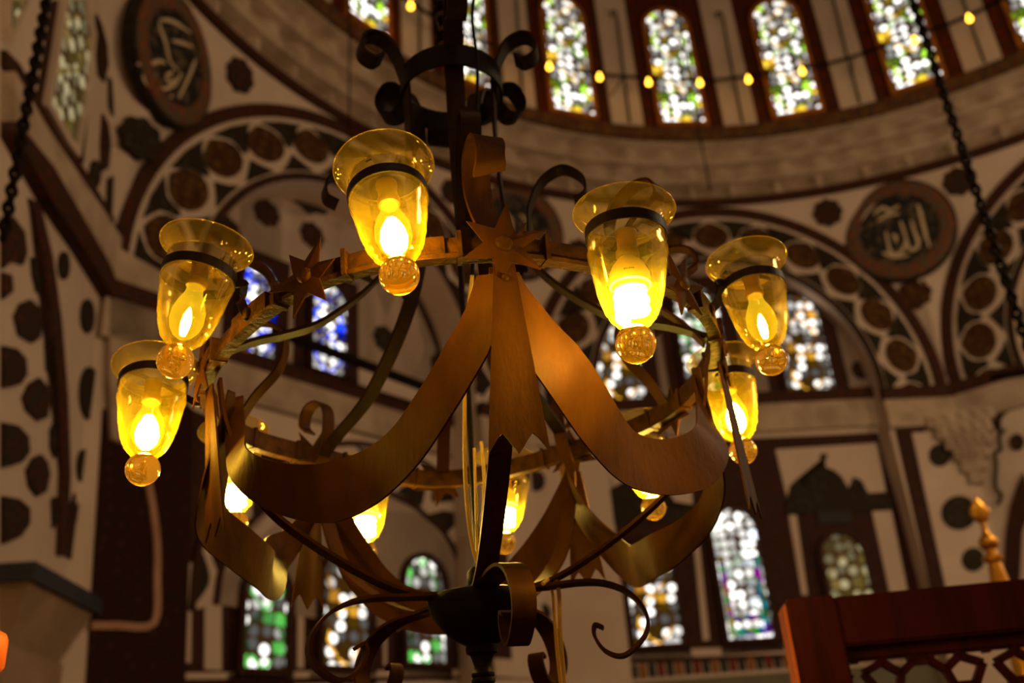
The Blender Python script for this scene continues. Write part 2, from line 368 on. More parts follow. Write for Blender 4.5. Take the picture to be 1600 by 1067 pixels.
for k, (a, r, dz) in enumerate(NODES):
    s = r / .418
    bm = bmesh.new()
    prof = [(rr * (1 + (s - 1) * min(1, rr / .3)), z) for rr, z in UPR]
    strap(bm, spline([PC(a, rr, z, dz) for rr, z in prof], 8), lambda u: .024 + .014 * min(1, u * 1.6), .006, et(a))
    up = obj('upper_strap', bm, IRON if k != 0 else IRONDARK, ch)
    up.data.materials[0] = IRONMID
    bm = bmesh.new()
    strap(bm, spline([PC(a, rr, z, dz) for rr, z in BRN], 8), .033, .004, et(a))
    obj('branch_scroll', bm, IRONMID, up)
    bm = bmesh.new()
    strap(bm, spline([PC(a, rr * (1 + (s - 1) * min(1, rr / .3)), z, dz) for rr, z in LOW], 8), .031, .005, et(a))
    obj('lower_strap', bm, IRON, ch)
    bm = bmesh.new()
    ab = -17 if k == 0 else a
    strap(bm, spline([PC(ab, rr, z) for rr, z in BSC], 8), lambda u: .040 - .014 * u, .005, et(ab))
    obj('bottom_scroll', bm, IRON, ch)
for a, prof, w in [(NODES[0][0], 'front', .046), (NODES[1][0], SCR, .024), (NODES[2][0], SCT, .027), (NODES[3][0], SCT, .027), (NODES[4][0], SCR, .024)] + [(15.5, SCM, .028)] + [(m[0], SCR, .026) for m in MIDS[1:]]:
    bm = bmesh.new()
    if prof == 'front':                                            # the front scroll twists to the right as it curls over
        pts = [ray(x, y) * d for x, y, d in ((792, 384, 1.285), (764, 352, 1.315), (747, 306, 1.335), (744, 258, 1.336), (750, 229, 1.322), (758, 215, 1.297), (764, 223, 1.268), (766, 248, 1.258), (764, 271, 1.268))]
        strap(bm, spline(pts, 8), w, .004, RGT * .78 + FWD * .62)
    else:
        strap(bm, spline([PC(a, rr, z, -.02 if prof is SCT else 0) for rr, z in prof], 8), w, .004, et(a))
    obj('scroll', bm, IRON, ch)
# ribbons -----------------------------------------------------------
SWV = [(.03, -.035), (.06, -.10), (.12, -.165), (.22, -.200), (.36, -.226), (.48, -.243), (.56, -.250), (.62, -.240), (.68, -.218), (.75, -.195), (.85, -.165), (.93, -.10), (.985, -.035)]
SWF = [(.03, -.035), (.05, -.09), (.09, -.15), (.16, -.205), (.26, -.240), (.38, -.250), (.5, -.250), (.62, -.244), (.74, -.222), (.84, -.184), (.92, -.130), (.96, -.082), (.985, -.035)]
TW0, TW4 = .55, -.45
SWG = [(.03, -.035), (.055, -.09), (.105, -.143), (.18, -.196), (.28, -.238), (.39, -.257), (.5, -.261), (.6, -.254), (.72, -.228), (.82, -.188), (.9, -.135), (.95, -.082), (.985, -.035)]
for k in range(5):
    a1, r1, d1 = NODES[k]; a2, r2, d2 = NODES[(k + 1) % 5]
    A = PC(a1, r1, 0); B = PC(a2, r2, 0)
    ch_ = V((B.x - A.x, B.y - A.y, 0)); Ln = ch_.length; u = ch_ / Ln
    n = V((u.y, -u.x, 0)); n = n if n.dot((A + B) / 2 - CC) > 0 else -n
    low = [0, -.018, -.045, -.03, .012][k]
    pts = []
    for s, z in {1: SWV, 3: SWF}.get(k, SWG):
        g = 4 * s * (1 - s)
        pts.append(V((A.x, A.y, 0)) + u * (Ln * s) + n * (.016 * min(1, 6 * s, 6 * (1 - s)) - (0 if k == 4 else .055 if k == 0 else .045) * max(0, (s - .80) / .2) - (0 if k == 0 else .045) * max(0, (.2 - s) / .2) + .012 * sin(3 * pi * s) * (1 if k in (0, 4) else 1.6)) + ZUP * (A.z * (1 - s) + B.z * s + z + low * g))
    path = spline(pts, 8); m = len(path)
    def wd(i, t, n=n, m=m, k=k):
        s = i / (m - 1); b = n.cross(t)
        tw = (.30 if k in (0, 4) else .25) * sin(2 * pi * s)
        e1 = max(0, (s - .74) / .26); e0 = max(0, (.22 - s) / .22)
        if k == 0: tw = .25 * sin(2 * pi * s) * (1 - e1) + TW0 * e1
        if k == 4: tw = .25 * sin(2 * pi * s) * (1 - e0) + TW4 * e0
        return b * cos(tw) + n * sin(tw)
    bm = bmesh.new()
    strap(bm, path, lambda s, k=k: (.084 if k in (0, 4) else .074) * (.27 + .73 * min(1, (3.0 if k == 4 else 4.5) * s + .3 * (k == 0), (2.3 if k == 0 else 4.5) * max(0, 1 - s - .04) + .3 * (k == 4))), .003, wd)
    obj('ribbon_swag', bm, IRON, ch)
# pendants ------------------------------------------------------------
for k, (a, r, dz) in enumerate(NODES):
    pa = [a, 52, a, a, -64][k]; o, t = er(pa), et(pa)
    top, ln = -.030, [.262, .232, .22, .22, .255][k]
    rows = []; cols = 13
    for i in range(11):
        f = i / 10; w = .014 + .023 * f; row = []
        for j in range(cols):
            q = j / (cols - 1) * 2 - 1
            zz = abs(((j / (cols - 1)) * 2.999) % 1 - .5) * 2 if False else 0
            tip = 1 - abs(((j + 2) % 4) - 2) / 2 if True else 0     # three points
            tip = {0: 1, 1: .45, 2: 0, 3: 0, 4: .0}.get(j % 6, 0) if False else [1, .62, .25, 0, .30, .68, 1, .68, .30, 0, .25, .62, 1][j]
            z = top - (ln - .026) * f - .026 * tip * f
            bend = (.004, -.022, .012, .012, .012)[k] * f + (0, -.012, 0, 0, -.004)[k] + (.010 * max(0, -q - .6) * f * (k == 0))
            row.append(PC(a, r + .014 + bend, z, dz) + t * (w * q))
        rows.append(row)
    bm = bmesh.new(); gridsurf(bm, rows, o * -.0028)
    pd_ = obj('pendant', bm, IRON, ch, ang=35)
    bm = bmesh.new()
    lathe(bm, [(0, .004), (.003, .0035), (.0045, .0015), (.005, -.001)], 12, Matrix.Translation(PC(a, r + .0155, top - .022, dz)) @ o.to_track_quat('Z', 'Y').to_matrix().to_4x4())
    obj('rivet', bm, IRON, pd_)
    # small leaf blades tucked behind the node
    for sgn in (-1, 1):
        bm = bmesh.new()
        strap(bm, spline([PC(a + sgn * 2, r + .004, -.012, dz), PC(a + sgn * 3.2, r + .016, .012, dz), PC(a + sgn * 4.6, r + .012, .034, dz)], 5), lambda s: .012 * (1 - s) + .001, .002, t)
        obj('leaf', bm, IRON, ch)
# crown, rod, bowl ------------------------------------------------------
bm = bmesh.new(); CT = CC + V((.005, 0, .645))
lathe(bm, [(.096, -.024), (.102, -.026), (.102, .024), (.096, .022)], 48, Matrix.Translation(CT), closed=True)
hoop = obj('crown_hoop', bm, IRONDARK, ch)
for k in (1, 2, 3):
    a = NODES[k][0] + 36
    bm = bmesh.new()
    strap(bm, spline([CT + er(a) * rr + ZUP * z for rr, z in ((.099, -.02), (.120, -.040), (.146, -.028), (.152, .004), (.134, .034), (.110, .030), (.100, .014))], 6), .042, .004, et(a))
    obj('crown_curl', bm, IRONDARK, ch)
bm = bmesh.new()
tube(bm, [CC + V((.006, 0, -.345)), CC + V((.004, 0, .2)), CC + V((.005, 0, .76))], .0055, 10)
lathe(bm, [(.0, -.02), (.012, -.018), (.016, -.006), (.016, .012), (.010, .020), (.0, .022)], 16, Matrix.Translation(CC + V((.004, -.004, -.325))))
obj('centre_rod', bm, IRONDARK, ch)
bm = bmesh.new()
BM_ = Matrix.Translation(CC + V((.004, 0, 0)))
lathe(bm, [(0, -.344), (.07, -.345), (.078, -.348), (.0805, -.354), (.079, -.362), (.073, -.377), (.061, -.394), (.046, -.409), (.030, -.418), (.0235, -.421), (.0245, -.426), (.0235, -.433), (.018, -.436), (.0145, -.446), (.0125, -.453),
           (.0145, -.459), (.0175, -.462), (.0175, -.466), (.0155, -.468), (.0180, -.471), (.0180, -.475), (.0155, -.477), (.0215, -.488), (.0225, -.5), (.018, -.513), (.009, -.525), (.006, -.534), (0, -.54)], 40, BM_)
obj('bowl', bm, IRONDARK, ch)
for pts, rad in [(((738, 430, 1.42), (729, 520, 1.44), (726, 640, 1.44), (728, 760, 1.46), (738, 850, 1.48), (757, 908, 1.49)), .0032),
                 (((752, 690, 1.55), (757, 760, 1.53), (752, 840, 1.51), (750, 900, 1.5)), .0028),
                 (((741, 700, 1.53), (744, 800, 1.52), (746, 895, 1.51)), .0022),
                 (((848, 912, 1.50), (864, 903, 1.52), (873, 925, 1.53), (876, 1000, 1.53), (884, 1085, 1.54)), .0034),
                 (((842, 915, 1.51), (856, 908, 1.53), (864, 930, 1.54), (870, 1010, 1.54), (878, 1085, 1.55)), .003),
                 (((742, -20, 1.93), (738, 30, 1.9), (745, 90, 1.87), (746, 140, 1.82), (744, 260, 1.7), (738, 430, 1.55)), .0032)]:
    bm = bmesh.new(); tube(bm, spline([ray(x, y) * d for x, y, d in pts], 8), rad, 7); obj('cable', bm, CABLE if pts[0][1] > 0 else IRONDARK, ch)
# chain the chandelier hangs from
def chain(name, top, bottom, link, wire, mat):
    bm = bmesh.new(); top, bottom = V(top), V(bottom); d = (top - bottom); n = max(2, int(d.length / (link * .74))); t = d.normalized()
    e1 = t.orthogonal().normalized(); e2 = t.cross(e1)
    for i in range(n):
        c = bottom + d * ((i + .5) / n); s = e1 if i % 2 else e2
        path = []
        for j in range(12):
            an = 2 * pi * j / 12
            path.append(c + t * (cos(an) * link * .5) + s * (sin(an) * link * .30))
        tube(bm, path, wire, 5, True)
    return obj(name, bm, mat)
o = chain('hanging_chain', CC + V((-.01, 0, 2.4)), CC + V((-.008, 0, .745)), .055, .0065, IRONDARK)
tag(o, 'dark chain the central chandelier hangs from, at the top of its crown', 'chain')

# ================================================================== GLASS LAMPS
# (rim centre px, ball centre px, distance of ball, bulb kind, label)
LAMPS = [((600, 264), (624, 430), 1.165, 'halogen', 'topmost glass lamp, left of the front star, tilted so its rim shows from below', 4, 0.134),
         ((323, 386), (274, 564), 1.375, 'halogen', 'upper of the two glass lamps at the left end, with a flame-like bulb', 42, 0.137),
         ((243, 574), (223, 733), 1.52, 'halogen_bright', 'leftmost glass lamp, hanging lowest outside the ring below another lamp', 82, 0.154),
         ((365, 675), (367, 817), 1.86, 'cfl', 'glass lamp partly behind the left hanging pendant with a lit spiral bulb', 116, 0.146),
         ((570, 728), (570, 862), 2.02, 'cfl', 'glass lamp at the back showing below the front left ribbon', 152, 0.146),
         ((790, 716), (788, 847), 2.05, 'cfl', 'glass lamp at the back hidden behind the dark vertical strap above the bowl', -176, 0.146),
         ((1000, 662), (1021, 793), 1.96, 'cfl', 'glass lamp at back right behind the right ribbon, only rim and ball showing', -139, 0.146),
         ((1128, 563), (1161, 704), 1.78, 'halogen_bright', 'glass lamp at the far right behind the right pendant, lower of two on the right', -105, 0.140),
         ((1166, 409), (1205, 562), 1.53, 'halogen', 'tilted glass lamp at the right end of the ring with flame-like bulb, upper right', -66, 0.134),
         ((975, 333), (993, 537), 1.165, 'cfl', 'upright glass lamp right of the front star with a white spiral energy-saving bulb', -32, 0.154)]
CUPO = [(.0, .0225), (.014, .0225), (.0215, .027), (.0295, .036), (.0365, .052), (.0420, .072), (.0460, .095), (.0485, .112), (.0508, .121), (.0512, .127), (.0500, .133), (.0492, .142), (.0490, .158), (.0493, .164)]
CUPI = [(max(0, r - .0022), z + (.0016 if r < .03 else 0)) for r, z in CUPO[::-1]]
RIMP = [(.0493, .164), (.0505, .169), (.0535, .1745), (.0580, .1790), (.0625, .1815), (.0655, .1838), (.0668, .1870), (.0655, .1900), (.0625, .1905), (.0590, .1880), (.0545, .1825), (.0505, .176), (.0480, .170), (.0471, .164)]
bm = bmesh.new(); lathe(bm, CUPO + CUPI, 56); CUP = obj('glass_cup', bm, GLASS, ang=60).data
bm = bmesh.new(); lathe(bm, RIMP, 64); RIM = obj('rim', bm, RIMGLASS, ang=60).data
bm = bmesh.new(); lathe(bm, [(0, -.0248)] + [(.0248 * sin(pi * j / 18), -.0248 * cos(pi * j / 18)) for j in range(1, 16)] + [(.0125, .0222), (0, .0224)], 40); BALLM = obj('ball', bm, BALL, ang=60).data
bm = bmesh.new(); lathe(bm, [(.0502, -.0075), (.0522, -.0075), (.0522, .0075), (.0502, .0075)], 56, closed=True); BANDM = obj('holder_band', bm, BANDIRON).data
bm = bmesh.new(); lathe(bm, [(0, .118), (.0135, .118), (.0150, .121), (.0150, .128), (.0125, .130), (.0125, .150), (.0140, .152), (.0140, .157), (.005, .160), (0, .162)], 24)
SOCK = obj('socket', bm, PORCELAIN).data
bm = bmesh.new(); strap(bm, [V((-.0478, 0, .158)), V((-.02, 0, .160)), V((.02, 0, .160)), V((.0478, 0, .158))], .008, .0015, V((0, 1, 0))); XBAR = obj('cross_bar', bm, BANDIRON).data
bm = bmesh.new(); lathe(bm, [(0, .034), (.006, .035), (.014, .041), (.020, .050), (.0235, .063), (.0230, .078), (.0185, .093), (.0125, .106), (.0110, .118), (0, .118)], 28); ENVM = obj('bulb', bm, ENV).data
bm = bmesh.new(); lathe(bm, [(0, .038), (.004, .040), (.0062, .050), (.0070, .060), (.0055, .072), (.0022, .082), (0, .085)], 14); FLM = obj('filament', bm, FLAME).data
bm = bmesh.new(); lathe(bm, [(0, .034), (.008, .037), (.0155, .047), (.0178, .060), (.0150, .076), (.0075, .092), (0, .097)], 14); FLB = obj('filament', bm, FLAME).data; FLX = FLB.copy(); FLX.materials[0] = FLAMEB
bm = bmesh.new(); lathe(bm, [(0, .070), (.020, .070), (.0225, .073), (.0225, .077), (.0265, .079), (.0265, .086), (.0250, .096), (.0205, .107), (.0140, .115), (.0110, .119), (0, .120)], 32); CFLM = obj('bulb', bm, CFLBODY).data
bm = bmesh.new(); tube(bm, [V((.0165 * cos(t), .0165 * sin(t), .036 + .034 * (t / (2 * pi * 2.6)))) for t in [2 * pi * 2.6 * j / 60 for j in range(61)]], .0058, 8); SPI = obj('spiral_tube', bm, SPIRAL).data
bm = bmesh.new()
for j in range(6):                                                  # small print on the bulb body
    an = -pi / 2 + (j - 2.5) * .085
    box(bm, V((.0262 * cos(an), .0262 * sin(an), .0905)), V((-sin(an), cos(an), 0)) * .0007, V((cos(an), sin(an), 0)) * .0004, ZUP * (.0008 if j % 3 else .0011))
MARK = obj('print', bm, BLACKPAINT).data
for o in list(COL.objects):
    if o.type == 'MESH' and o.parent is None and o.name.split('.')[0] in ('glass_cup', 'ball', 'rim', 'holder_band', 'socket', 'cross_bar', 'bulb', 'filament', 'spiral_tube', 'print'): bpy.data.objects.remove(o)
def put(name, me, parent):
    o = bpy.data.objects.new(name, me); COL.objects.link(o); o.parent = parent; return o
for rim, ballp, db, kind, lab, aaz, zb in LAMPS:
    B = ray(*ballp) * db; dr = ray(*rim); Lc = .1865
    b = dr.dot(B); disc = b * b - (B.length_squared - Lc * Lc)
    if disc < 0: t = b
    else:
        t1, t2 = b - sqrt(disc), b + sqrt(disc)
        t = max((t1, t2), key=lambda t: (dr * t - B).normalized().z)
    ax = (dr * t - B).normalized()
    rp, ro, rt = ringat(aaz)
    hub = B + ax * zb
    inn = (rp - hub); inn = (inn - ax * inn.dot(ax)).normalized()
    yv = ax.cross(inn); mw = Matrix(((inn.x, yv.x, ax.x, B.x), (inn.y, yv.y, ax.y, B.y), (inn.z, yv.z, ax.z, B.z), (0, 0, 0, 1)))
    root = empty('glass_lamp', mat=mw)
    tag(root, lab, 'lamp', 'glass lamps around the chandelier')
    cup = put('glass_cup', CUP, root); bl = put('ball', BALLM, cup); put('rim', RIM, cup)
    sk = put('socket', SOCK, root); put('cross_bar', XBAR, sk)
    if kind == 'cfl':
        bb = put('bulb', CFLM, root); put('spiral_tube', SPI, bb); mk = put('print', MARK, bb)
        cdir = mw.inverted().to_3x3() @ (-B); mk.rotation_euler = (0, 0, atan2(cdir.y, cdir.x) + pi / 2)
    else:
        bb = put('bulb', ENVM, root); put('filament', FLX if kind == 'halogen_bright' else FLB if aaz == 4 else FLM, bb)
    # holder belongs to the chandelier
    me = BANDM.copy(); hb = bpy.data.objects.new('holder_band', me); COL.objects.link(hb); hb.matrix_world = mw @ Matrix.Translation((0, 0, zb))
    bpy.context.view_layer.update(); hb.parent = ch; hb.matrix_parent_inverse = ch.matrix_world.inverted()
    bm = bmesh.new(); s0 = hub + inn * .0515
    end = rp + ro * .012
    strap(bm, spline([s0 - inn * .002, s0 + inn * .012, (s0 + end) / 2 + ax * -.004, end, end - ZUP * .010], 6), .014, .003, ax * .9 + ZUP * .4)
    obj('holder_arm', bm, BANDIRON, hb)
# ================================================================== THE HALL
DC = V((4.08, 5.865, 0)); DC2 = V((4.05, 5.89, 0))
FLOOR_Z = -1.6; ZC = 8.88; ZA = 5.5; RO, RI = 3.27, 2.2
BAY = {'b0': (-94.5, 8.0), 'b1': (-49.5, 8.0), 'b2': (-4.5, 8.0), 'b3': (40.5, 8.0), 'b4': (85.5, 8.0), 'b5': (130.5, 8.0), 'b6': (175.5, 8.0), 'b7': (-139.5, 8.0)}
BACK = {'b0': 8.0, 'b1': 8.6, 'b2': 8.35, 'b3': 8.35, 'b4': 8.0, 'b5': 8.0, 'b6': 8.0, 'b7': 8.0}
def bn(b): a = radians(BAY[b][0]); return V((sin(a), cos(a), 0)), V((cos(a), -sin(a), 0))
def bp(b, ap, u, z): n, ud = bn(b); return DC + n * ap + ud * u + ZUP * z
def onp(b, ap, x, y):
    n, ud = bn(b); d = ray(x, y); return d * ((ap + n.dot(DC)) / n.dot(d))
def uvp(b, ap, x, y):
    n, ud = bn(b); p = onp(b, ap, x, y); return (p - DC).dot(ud), p.z
def rad_pend(b, phi, z):
    """radius (from the dome axis) of the pendentive shell of a bay"""
    rp = 8 / cos(phi); u = 8 * tan(phi)
    za = ZA + sqrt(max(0, RO * RO - u * u)) if abs(u) < RO else ZA
    t = min(1, max(0, (z - za) / (ZC - za))) if ZC > za else 1
    return rp + (8 - rp) * t
def bay_wall(b, name, uL=-3.314, uR=3.314):
    n, ud = bn(b); bm = bmesh.new(); K = 36
    # pendentive shell between arch and cornice circle
    rows = []
    for j in range(9):
        t = j / 8; row = []
        for i in range(K + 1):
            phi = radians(-22.5 + 45 * i / K); u = 8 * tan(phi)
            za = ZA + sqrt(max(0, RO * RO - u * u)) if abs(u) < RO else ZA
            za = min(za, ZC - .02)
            z = za + (ZC - za) * t; r = 8 / cos(phi) + (8 - 8 / cos(phi)) * t
            a = radians(BAY[b][0]) + phi
            row.append(DC + V((sin(a), cos(a), 0)) * r + ZUP * z)
        rows.append(row)
    gridsurf(bm, rows)
    ap = 8.0; bk = BACK[b]
    if bk > ap:
        # arch face ring, reveal and recessed back wall
        gridsurf(bm, [[bp(b, ap, -R * cos(pi * i / K), ZA + R * sin(pi * i / K)) for i in range(K + 1)] for R in (RO + .02, RI)])
        gridsurf(bm, [[bp(b, q, -RI * cos(pi * i / K), ZA + RI * sin(pi * i / K)) for i in range(K + 1)] for q in (ap, bk)])
        gridsurf(bm, [[bp(b, bk, s * RI * cos(pi * i / K), ZA + (RI * sin(pi * i / K) if s == 1 else 0)) for i in range(K + 1)] for s in (1, .999)])
        A = [bm.verts.new(bp(b, bk, RI * cos(pi * i / K), ZA + RI * sin(pi * i / K))) for i in range(K + 1)] + [bm.verts.new(bp(b, bk, -RI, FLOOR_Z)), bm.verts.new(bp(b, bk, RI, FLOOR_Z))]
        bm.faces.new(A)
        for s in (-1, 1):
            gridsurf(bm, [[bp(b, q, s * RI, z) for z in (FLOOR_Z, ZA)] for q in (ap, bk)])
            gridsurf(bm, [[bp(b, ap, u, z) for z in (FLOOR_Z, ZA)] for u in (s * RI, s * 3.314)])
            gridsurf(bm, [[bp(b, ap, u, z) for z in (ZA, ZA + .02)] for u in (s * RI, s * 3.314)])
    else:
        A = [bm.verts.new(bp(b, ap, RO * cos(pi * i / K), ZA + RO * sin(pi * i / K))) for i in range(K + 1)] + [bm.verts.new(bp(b, ap, uL, ZA)), bm.verts.new(bp(b, ap, uL, FLOOR_Z)), bm.verts.new(bp(b, ap, uR, FLOOR_Z)), bm.verts.new(bp(b, ap, uR, ZA))]
        bm.faces.new(A)
    bmesh.ops.triangulate(bm, faces=[f for f in bm.faces if len(f.verts) > 4])
    o = obj(name, bm, PLASTER, ang=30); tag(o, kind='structure'); return o
WALL = {'b0': bay_wall('b0', 'wall_left', -3.314, 3.75), 'b1': bay_wall('b1', 'wall_rear_left'), 'b2': bay_wall('b2', 'wall_rear'), 'b3': bay_wall('b3', 'wall_right'), 'b4': bay_wall('b4', 'wall_far_right'), 'b5': bay_wall('b5', 'wall_front_right'), 'b6': bay_wall('b6', 'wall_front'), 'b7': bay_wall('b7', 'wall_front_left')}

def pat(b, ap, polys, mat, name, lift=.02, parent=None):
    """painted / inlaid panels: outlines measured on the photo, standing on the wall plane with real thickness"""
    n, ud = bn(b); bm = bmesh.new()
    for poly in polys: plate(bm, [onp(b, ap, x, y) for x, y in poly], n * -lift)
    bmesh.ops.triangulate(bm, faces=[f for f in bm.faces if len(f.verts) > 4])
    return obj(name, bm, mat, parent or WALL[b], smooth=False)
def line(b, ap, pts, w, mat, name, lift=.03, n_=6):
    n, ud = bn(b); bm = bmesh.new()
    strap(bm, spline([onp(b, ap, x, y) - n * lift * .5 for x, y in pts], n_), w, lift, lambda i, t: t.cross(n)); return obj(name, bm, mat, WALL[b], smooth=False)
def ell(x, y, rx, ry, k=16, lob=0):
    return [(x + rx * (1 + lob * cos(8 * 2 * pi * j / k / 1)) * cos(2 * pi * j / k), y + ry * (1 + lob * cos(8 * 2 * pi * j / k)) * sin(2 * pi * j / k)) for j in range(k)]
def rosette_shape(k=32, lob=.07): return [(cos(2 * pi * j / k) * (1 + lob * cos(8 * 2 * pi * j / k)), sin(2 * pi * j / k) * (1 + lob * cos(8 * 2 * pi * j / k))) for j in range(k)]

# ---- archivolts: concentric bands and the wavy voussoir ornament
def ringband(bm, b, ap, r0, r1, a0, a1, lift, K=48):
    n, ud = bn(b); rows = [[bp(b, ap - lift, r * cos(a0 + (a1 - a0) * i / K), ZA + r * sin(a0 + (a1 - a0) * i / K)) for i in range(K + 1)] for r in (r0, r1)]
    gridsurf(bm, rows, n * lift)
def archivolt(b):
    n, ud = bn(b)
    bm = bmesh.new(); ringband(bm, b, 8, 3.10, 3.27, -.12, pi + .12, .05); obj('archivolt_border', bm, DARKBAND, WALL[b])
    bm = bmesh.new(); ringband(bm, b, 8, 2.2, 2.30, -.1, pi + .1, .03); obj('archivolt_border', bm, REDORN, WALL[b])
    def polar(pts): return [bp(b, 8, r * cos(a), ZA + r * sin(a)) for r, a in pts]
    K = 11; st = pi / K
    big, tri, ln = bmesh.new(), bmesh.new(), bmesh.new()
    for k in range(-1, K + 1):
        c = (k + .5) * st
        def P(lst, bm, mirror=True):
            plate(bm, polar([(r, c + a * st) for r, a in lst]), n * -.02)
        P([(2.47, -.06), (2.50, -.20), (2.58, -.33), (2.70, -.39), (2.80, -.36), (2.89, -.25), (2.96, -.08), (2.98, 0), (2.96, .08), (2.89, .25), (2.80, .36), (2.70, .39), (2.58, .33), (2.50, .20), (2.47, .06)], big)
        c += st / 2
        P([(3.02, -.40), (2.97, -.30), (2.88, -.14), (2.80, -.09), (2.70, -.07), (2.64, 0), (2.70, .07), (2.80, .09), (2.88, .14), (2.97, .30), (3.02, .40), (3.03, 0)], tri)
        P([(2.34, -.40), (2.41, -.22), (2.50, -.08), (2.56, 0), (2.50, .08), (2.41, .22), (2.34, .40), (2.335, 0)], ln)
    for bm_, m, nm in ((big, GOLDORN, 'lobed_ornament'), (tri, GREENORN, 'spandrel_ornament'), (ln, GREENORN, 'crescent_ornament')):
        bmesh.ops.triangulate(bm_, faces=[f for f in bm_.faces if len(f.verts) > 4]); obj(nm, bm_, m, WALL[b], smooth=False)
for b in ('b1', 'b2', 'b3'): archivolt(b)

# ---- rosettes and calligraphy roundels on the pendentives
def on_pend(x, y):
    d = ray(x, y); r = 8.2
    for _ in range(12):
        a_ = d.x ** 2 + d.y ** 2; b_ = -2 * (d.x * DC.x + d.y * DC.y); c_ = DC.x ** 2 + DC.y ** 2 - r * r
        t = (-b_ + sqrt(b_ * b_ - 4 * a_ * c_)) / (2 * a_); p = d * t
        az = degrees(atan2(p.x - DC.x, p.y - DC.y))
        bb = min(BAY, key=lambda q: abs(BAY[q][0] - az)); r = rad_pend(bb, radians(az - BAY[bb][0]), p.z)
    def shell(a, z): rr = rad_pend(bb, radians(a - BAY[bb][0]), z); return DC + V((sin(radians(a)) * rr, cos(radians(a)) * rr, z))
    az = degrees(atan2(p.x - DC.x, p.y - DC.y)); lim = lambda a: max(BAY[bb][0] - 22.4, min(BAY[bb][0] + 22.4, a))
    nrm = (shell(lim(az + 1), p.z) - shell(lim(az - 1), p.z)).cross(shell(az, p.z + .05) - shell(az, p.z - .05)).normalized()
    q = p - DC; q.z = 0
    if nrm.dot(q) > 0: nrm = -nrm
    nrm = (nrm + V((-q.x, -q.y, 0)).normalized() * .8).normalized()
    return p, nrm, bb
def frame_at(p, nrm):
    uu = ZUP.cross(nrm).normalized(); vv = nrm.cross(uu)
    return uu, vv
for x, y, r, m in ((373, 118, .22, REDORN), (218, 218, .25, GREENORN), (1293, 333, .235, REDORN), (1498, 284, .235, REDORN), (1430, 460, .25, GOLDORN), (706, 300, .2, REDORN), (905, 395, .22, REDORN)):
    p, nrm, bb = on_pend(x, y); uu, vv = frame_at(p, nrm); bm = bmesh.new()
    plate(bm, [p + nrm * .05 + (uu * a + vv * c) * r for a, c in rosette_shape()], nrm * -.06)
    bmesh.ops.triangulate(bm, faces=[f for f in bm.faces if len(f.verts) > 4]); obj('painted_rosette', bm, m, WALL[bb], smooth=False)
ROUNDB = tile('roundel_border', srgb(140, 88, 58), srgb(110, 66, 46), srgb(96, 84, 66), 8)
def roundel(x, y, R, label, strokes, wpx):
    p, nrm, bb = on_pend(x, y); uu, vv = frame_at(p, nrm); c = p + nrm * .06
    root = empty('calligraphy_roundel', c); tag(root, label, 'roundel', 'calligraphy roundels under the dome')
    rot = Matrix((( uu.x, vv.x, nrm.x, c.x), (uu.y, vv.y, nrm.y, c.y), (uu.z, vv.z, nrm.z, c.z), (0, 0, 0, 1)))
    bm = bmesh.new(); lathe(bm, [(R * .73, .05), (R * .76, .06), (R * .94, .06), (R, .045), (R, -.12), (R * .73, -.05)], 48, rot, closed=True); obj('border', bm, ROUNDB, root)
    bm = bmesh.new(); lathe(bm, [(R * 1.0, .03), (R * 1.05, .03), (R * 1.05, -.12), (R * 1.0, -.05)], 48, rot, closed=True); obj('rim', bm, GREENORN, root)
    bm = bmesh.new(); lathe(bm, [(0, .02), (R * .74, .02), (R * .74, -.05), (0, -.05)], 48, rot); obj('field', bm, SCROLLED, root)
    bm = bmesh.new()
    for st in strokes:
        pts = []
        for sx, sy in st:
            d = ray(sx, sy); t = (c + nrm * .03).dot(nrm) / d.dot(nrm); pts.append(d * t)
        strap(bm, spline(pts, 6), lambda s: R * wpx * (.75 + .5 * sin(pi * min(1, s * 1.1))), .012, lambda i, t: t.cross(nrm))
    obj('lettering', bm, CREAM, root)
k = 2.735; q = lambda x, y: (1200 + x / k, 250 + y / k)
roundel(1405, 361, .84, 'round calligraphy panel at the right, pale letters on black, ringed in red brown', [[q(640, 190), q(655, 240), q(672, 310), q(690, 372)],
    [q(612, 258), q(628, 310), q(642, 352), q(634, 376), q(612, 384), q(596, 362), q(586, 320), q(566, 262)], [q(590, 330), q(584, 366), q(566, 396), q(542, 404), q(522, 388), q(513, 350), q(503, 306)],
    [q(536, 316), q(546, 334), q(548, 352)], [q(490, 395), q(540, 412), q(600, 408)], [q(452, 230), q(490, 205), q(520, 215), q(560, 195)], [q(470, 260), q(510, 235), q(560, 230)]], .055)
k2 = 2.963; q = lambda x, y: (x / k2, y / k2)
roundel(264, 92, .76, 'tilted oval-looking calligraphy panel at upper left, pale letters on black', [[q(735, 100), q(745, 140), q(768, 205), q(788, 285), q(820, 325)], [q(742, 92), q(800, 100), q(882, 152)],
    [q(636, 296), q(680, 300), q(735, 284), q(765, 292)], [q(680, 318), q(664, 360), q(695, 400), q(755, 412), q(810, 390), q(838, 340)], [q(800, 334), q(772, 350), q(786, 384), q(815, 362)],
    [q(905, 276), q(880, 342), q(828, 455)], [q(798, 188), q(845, 200), q(892, 218)], [q(715, 345), q(724, 352)], [q(790, 440), q(797, 452)]], .05)
roundel(803, 362, .80, 'calligraphy panel behind the chandelier between the two arches', [[(842, 372), (838, 384), (848, 390), (856, 378), (848, 366)], [(790, 330), (800, 350), (796, 380)], [(812, 335), (826, 352), (820, 380), (806, 390)], [(770, 360), (785, 385), (800, 392)]], .05)

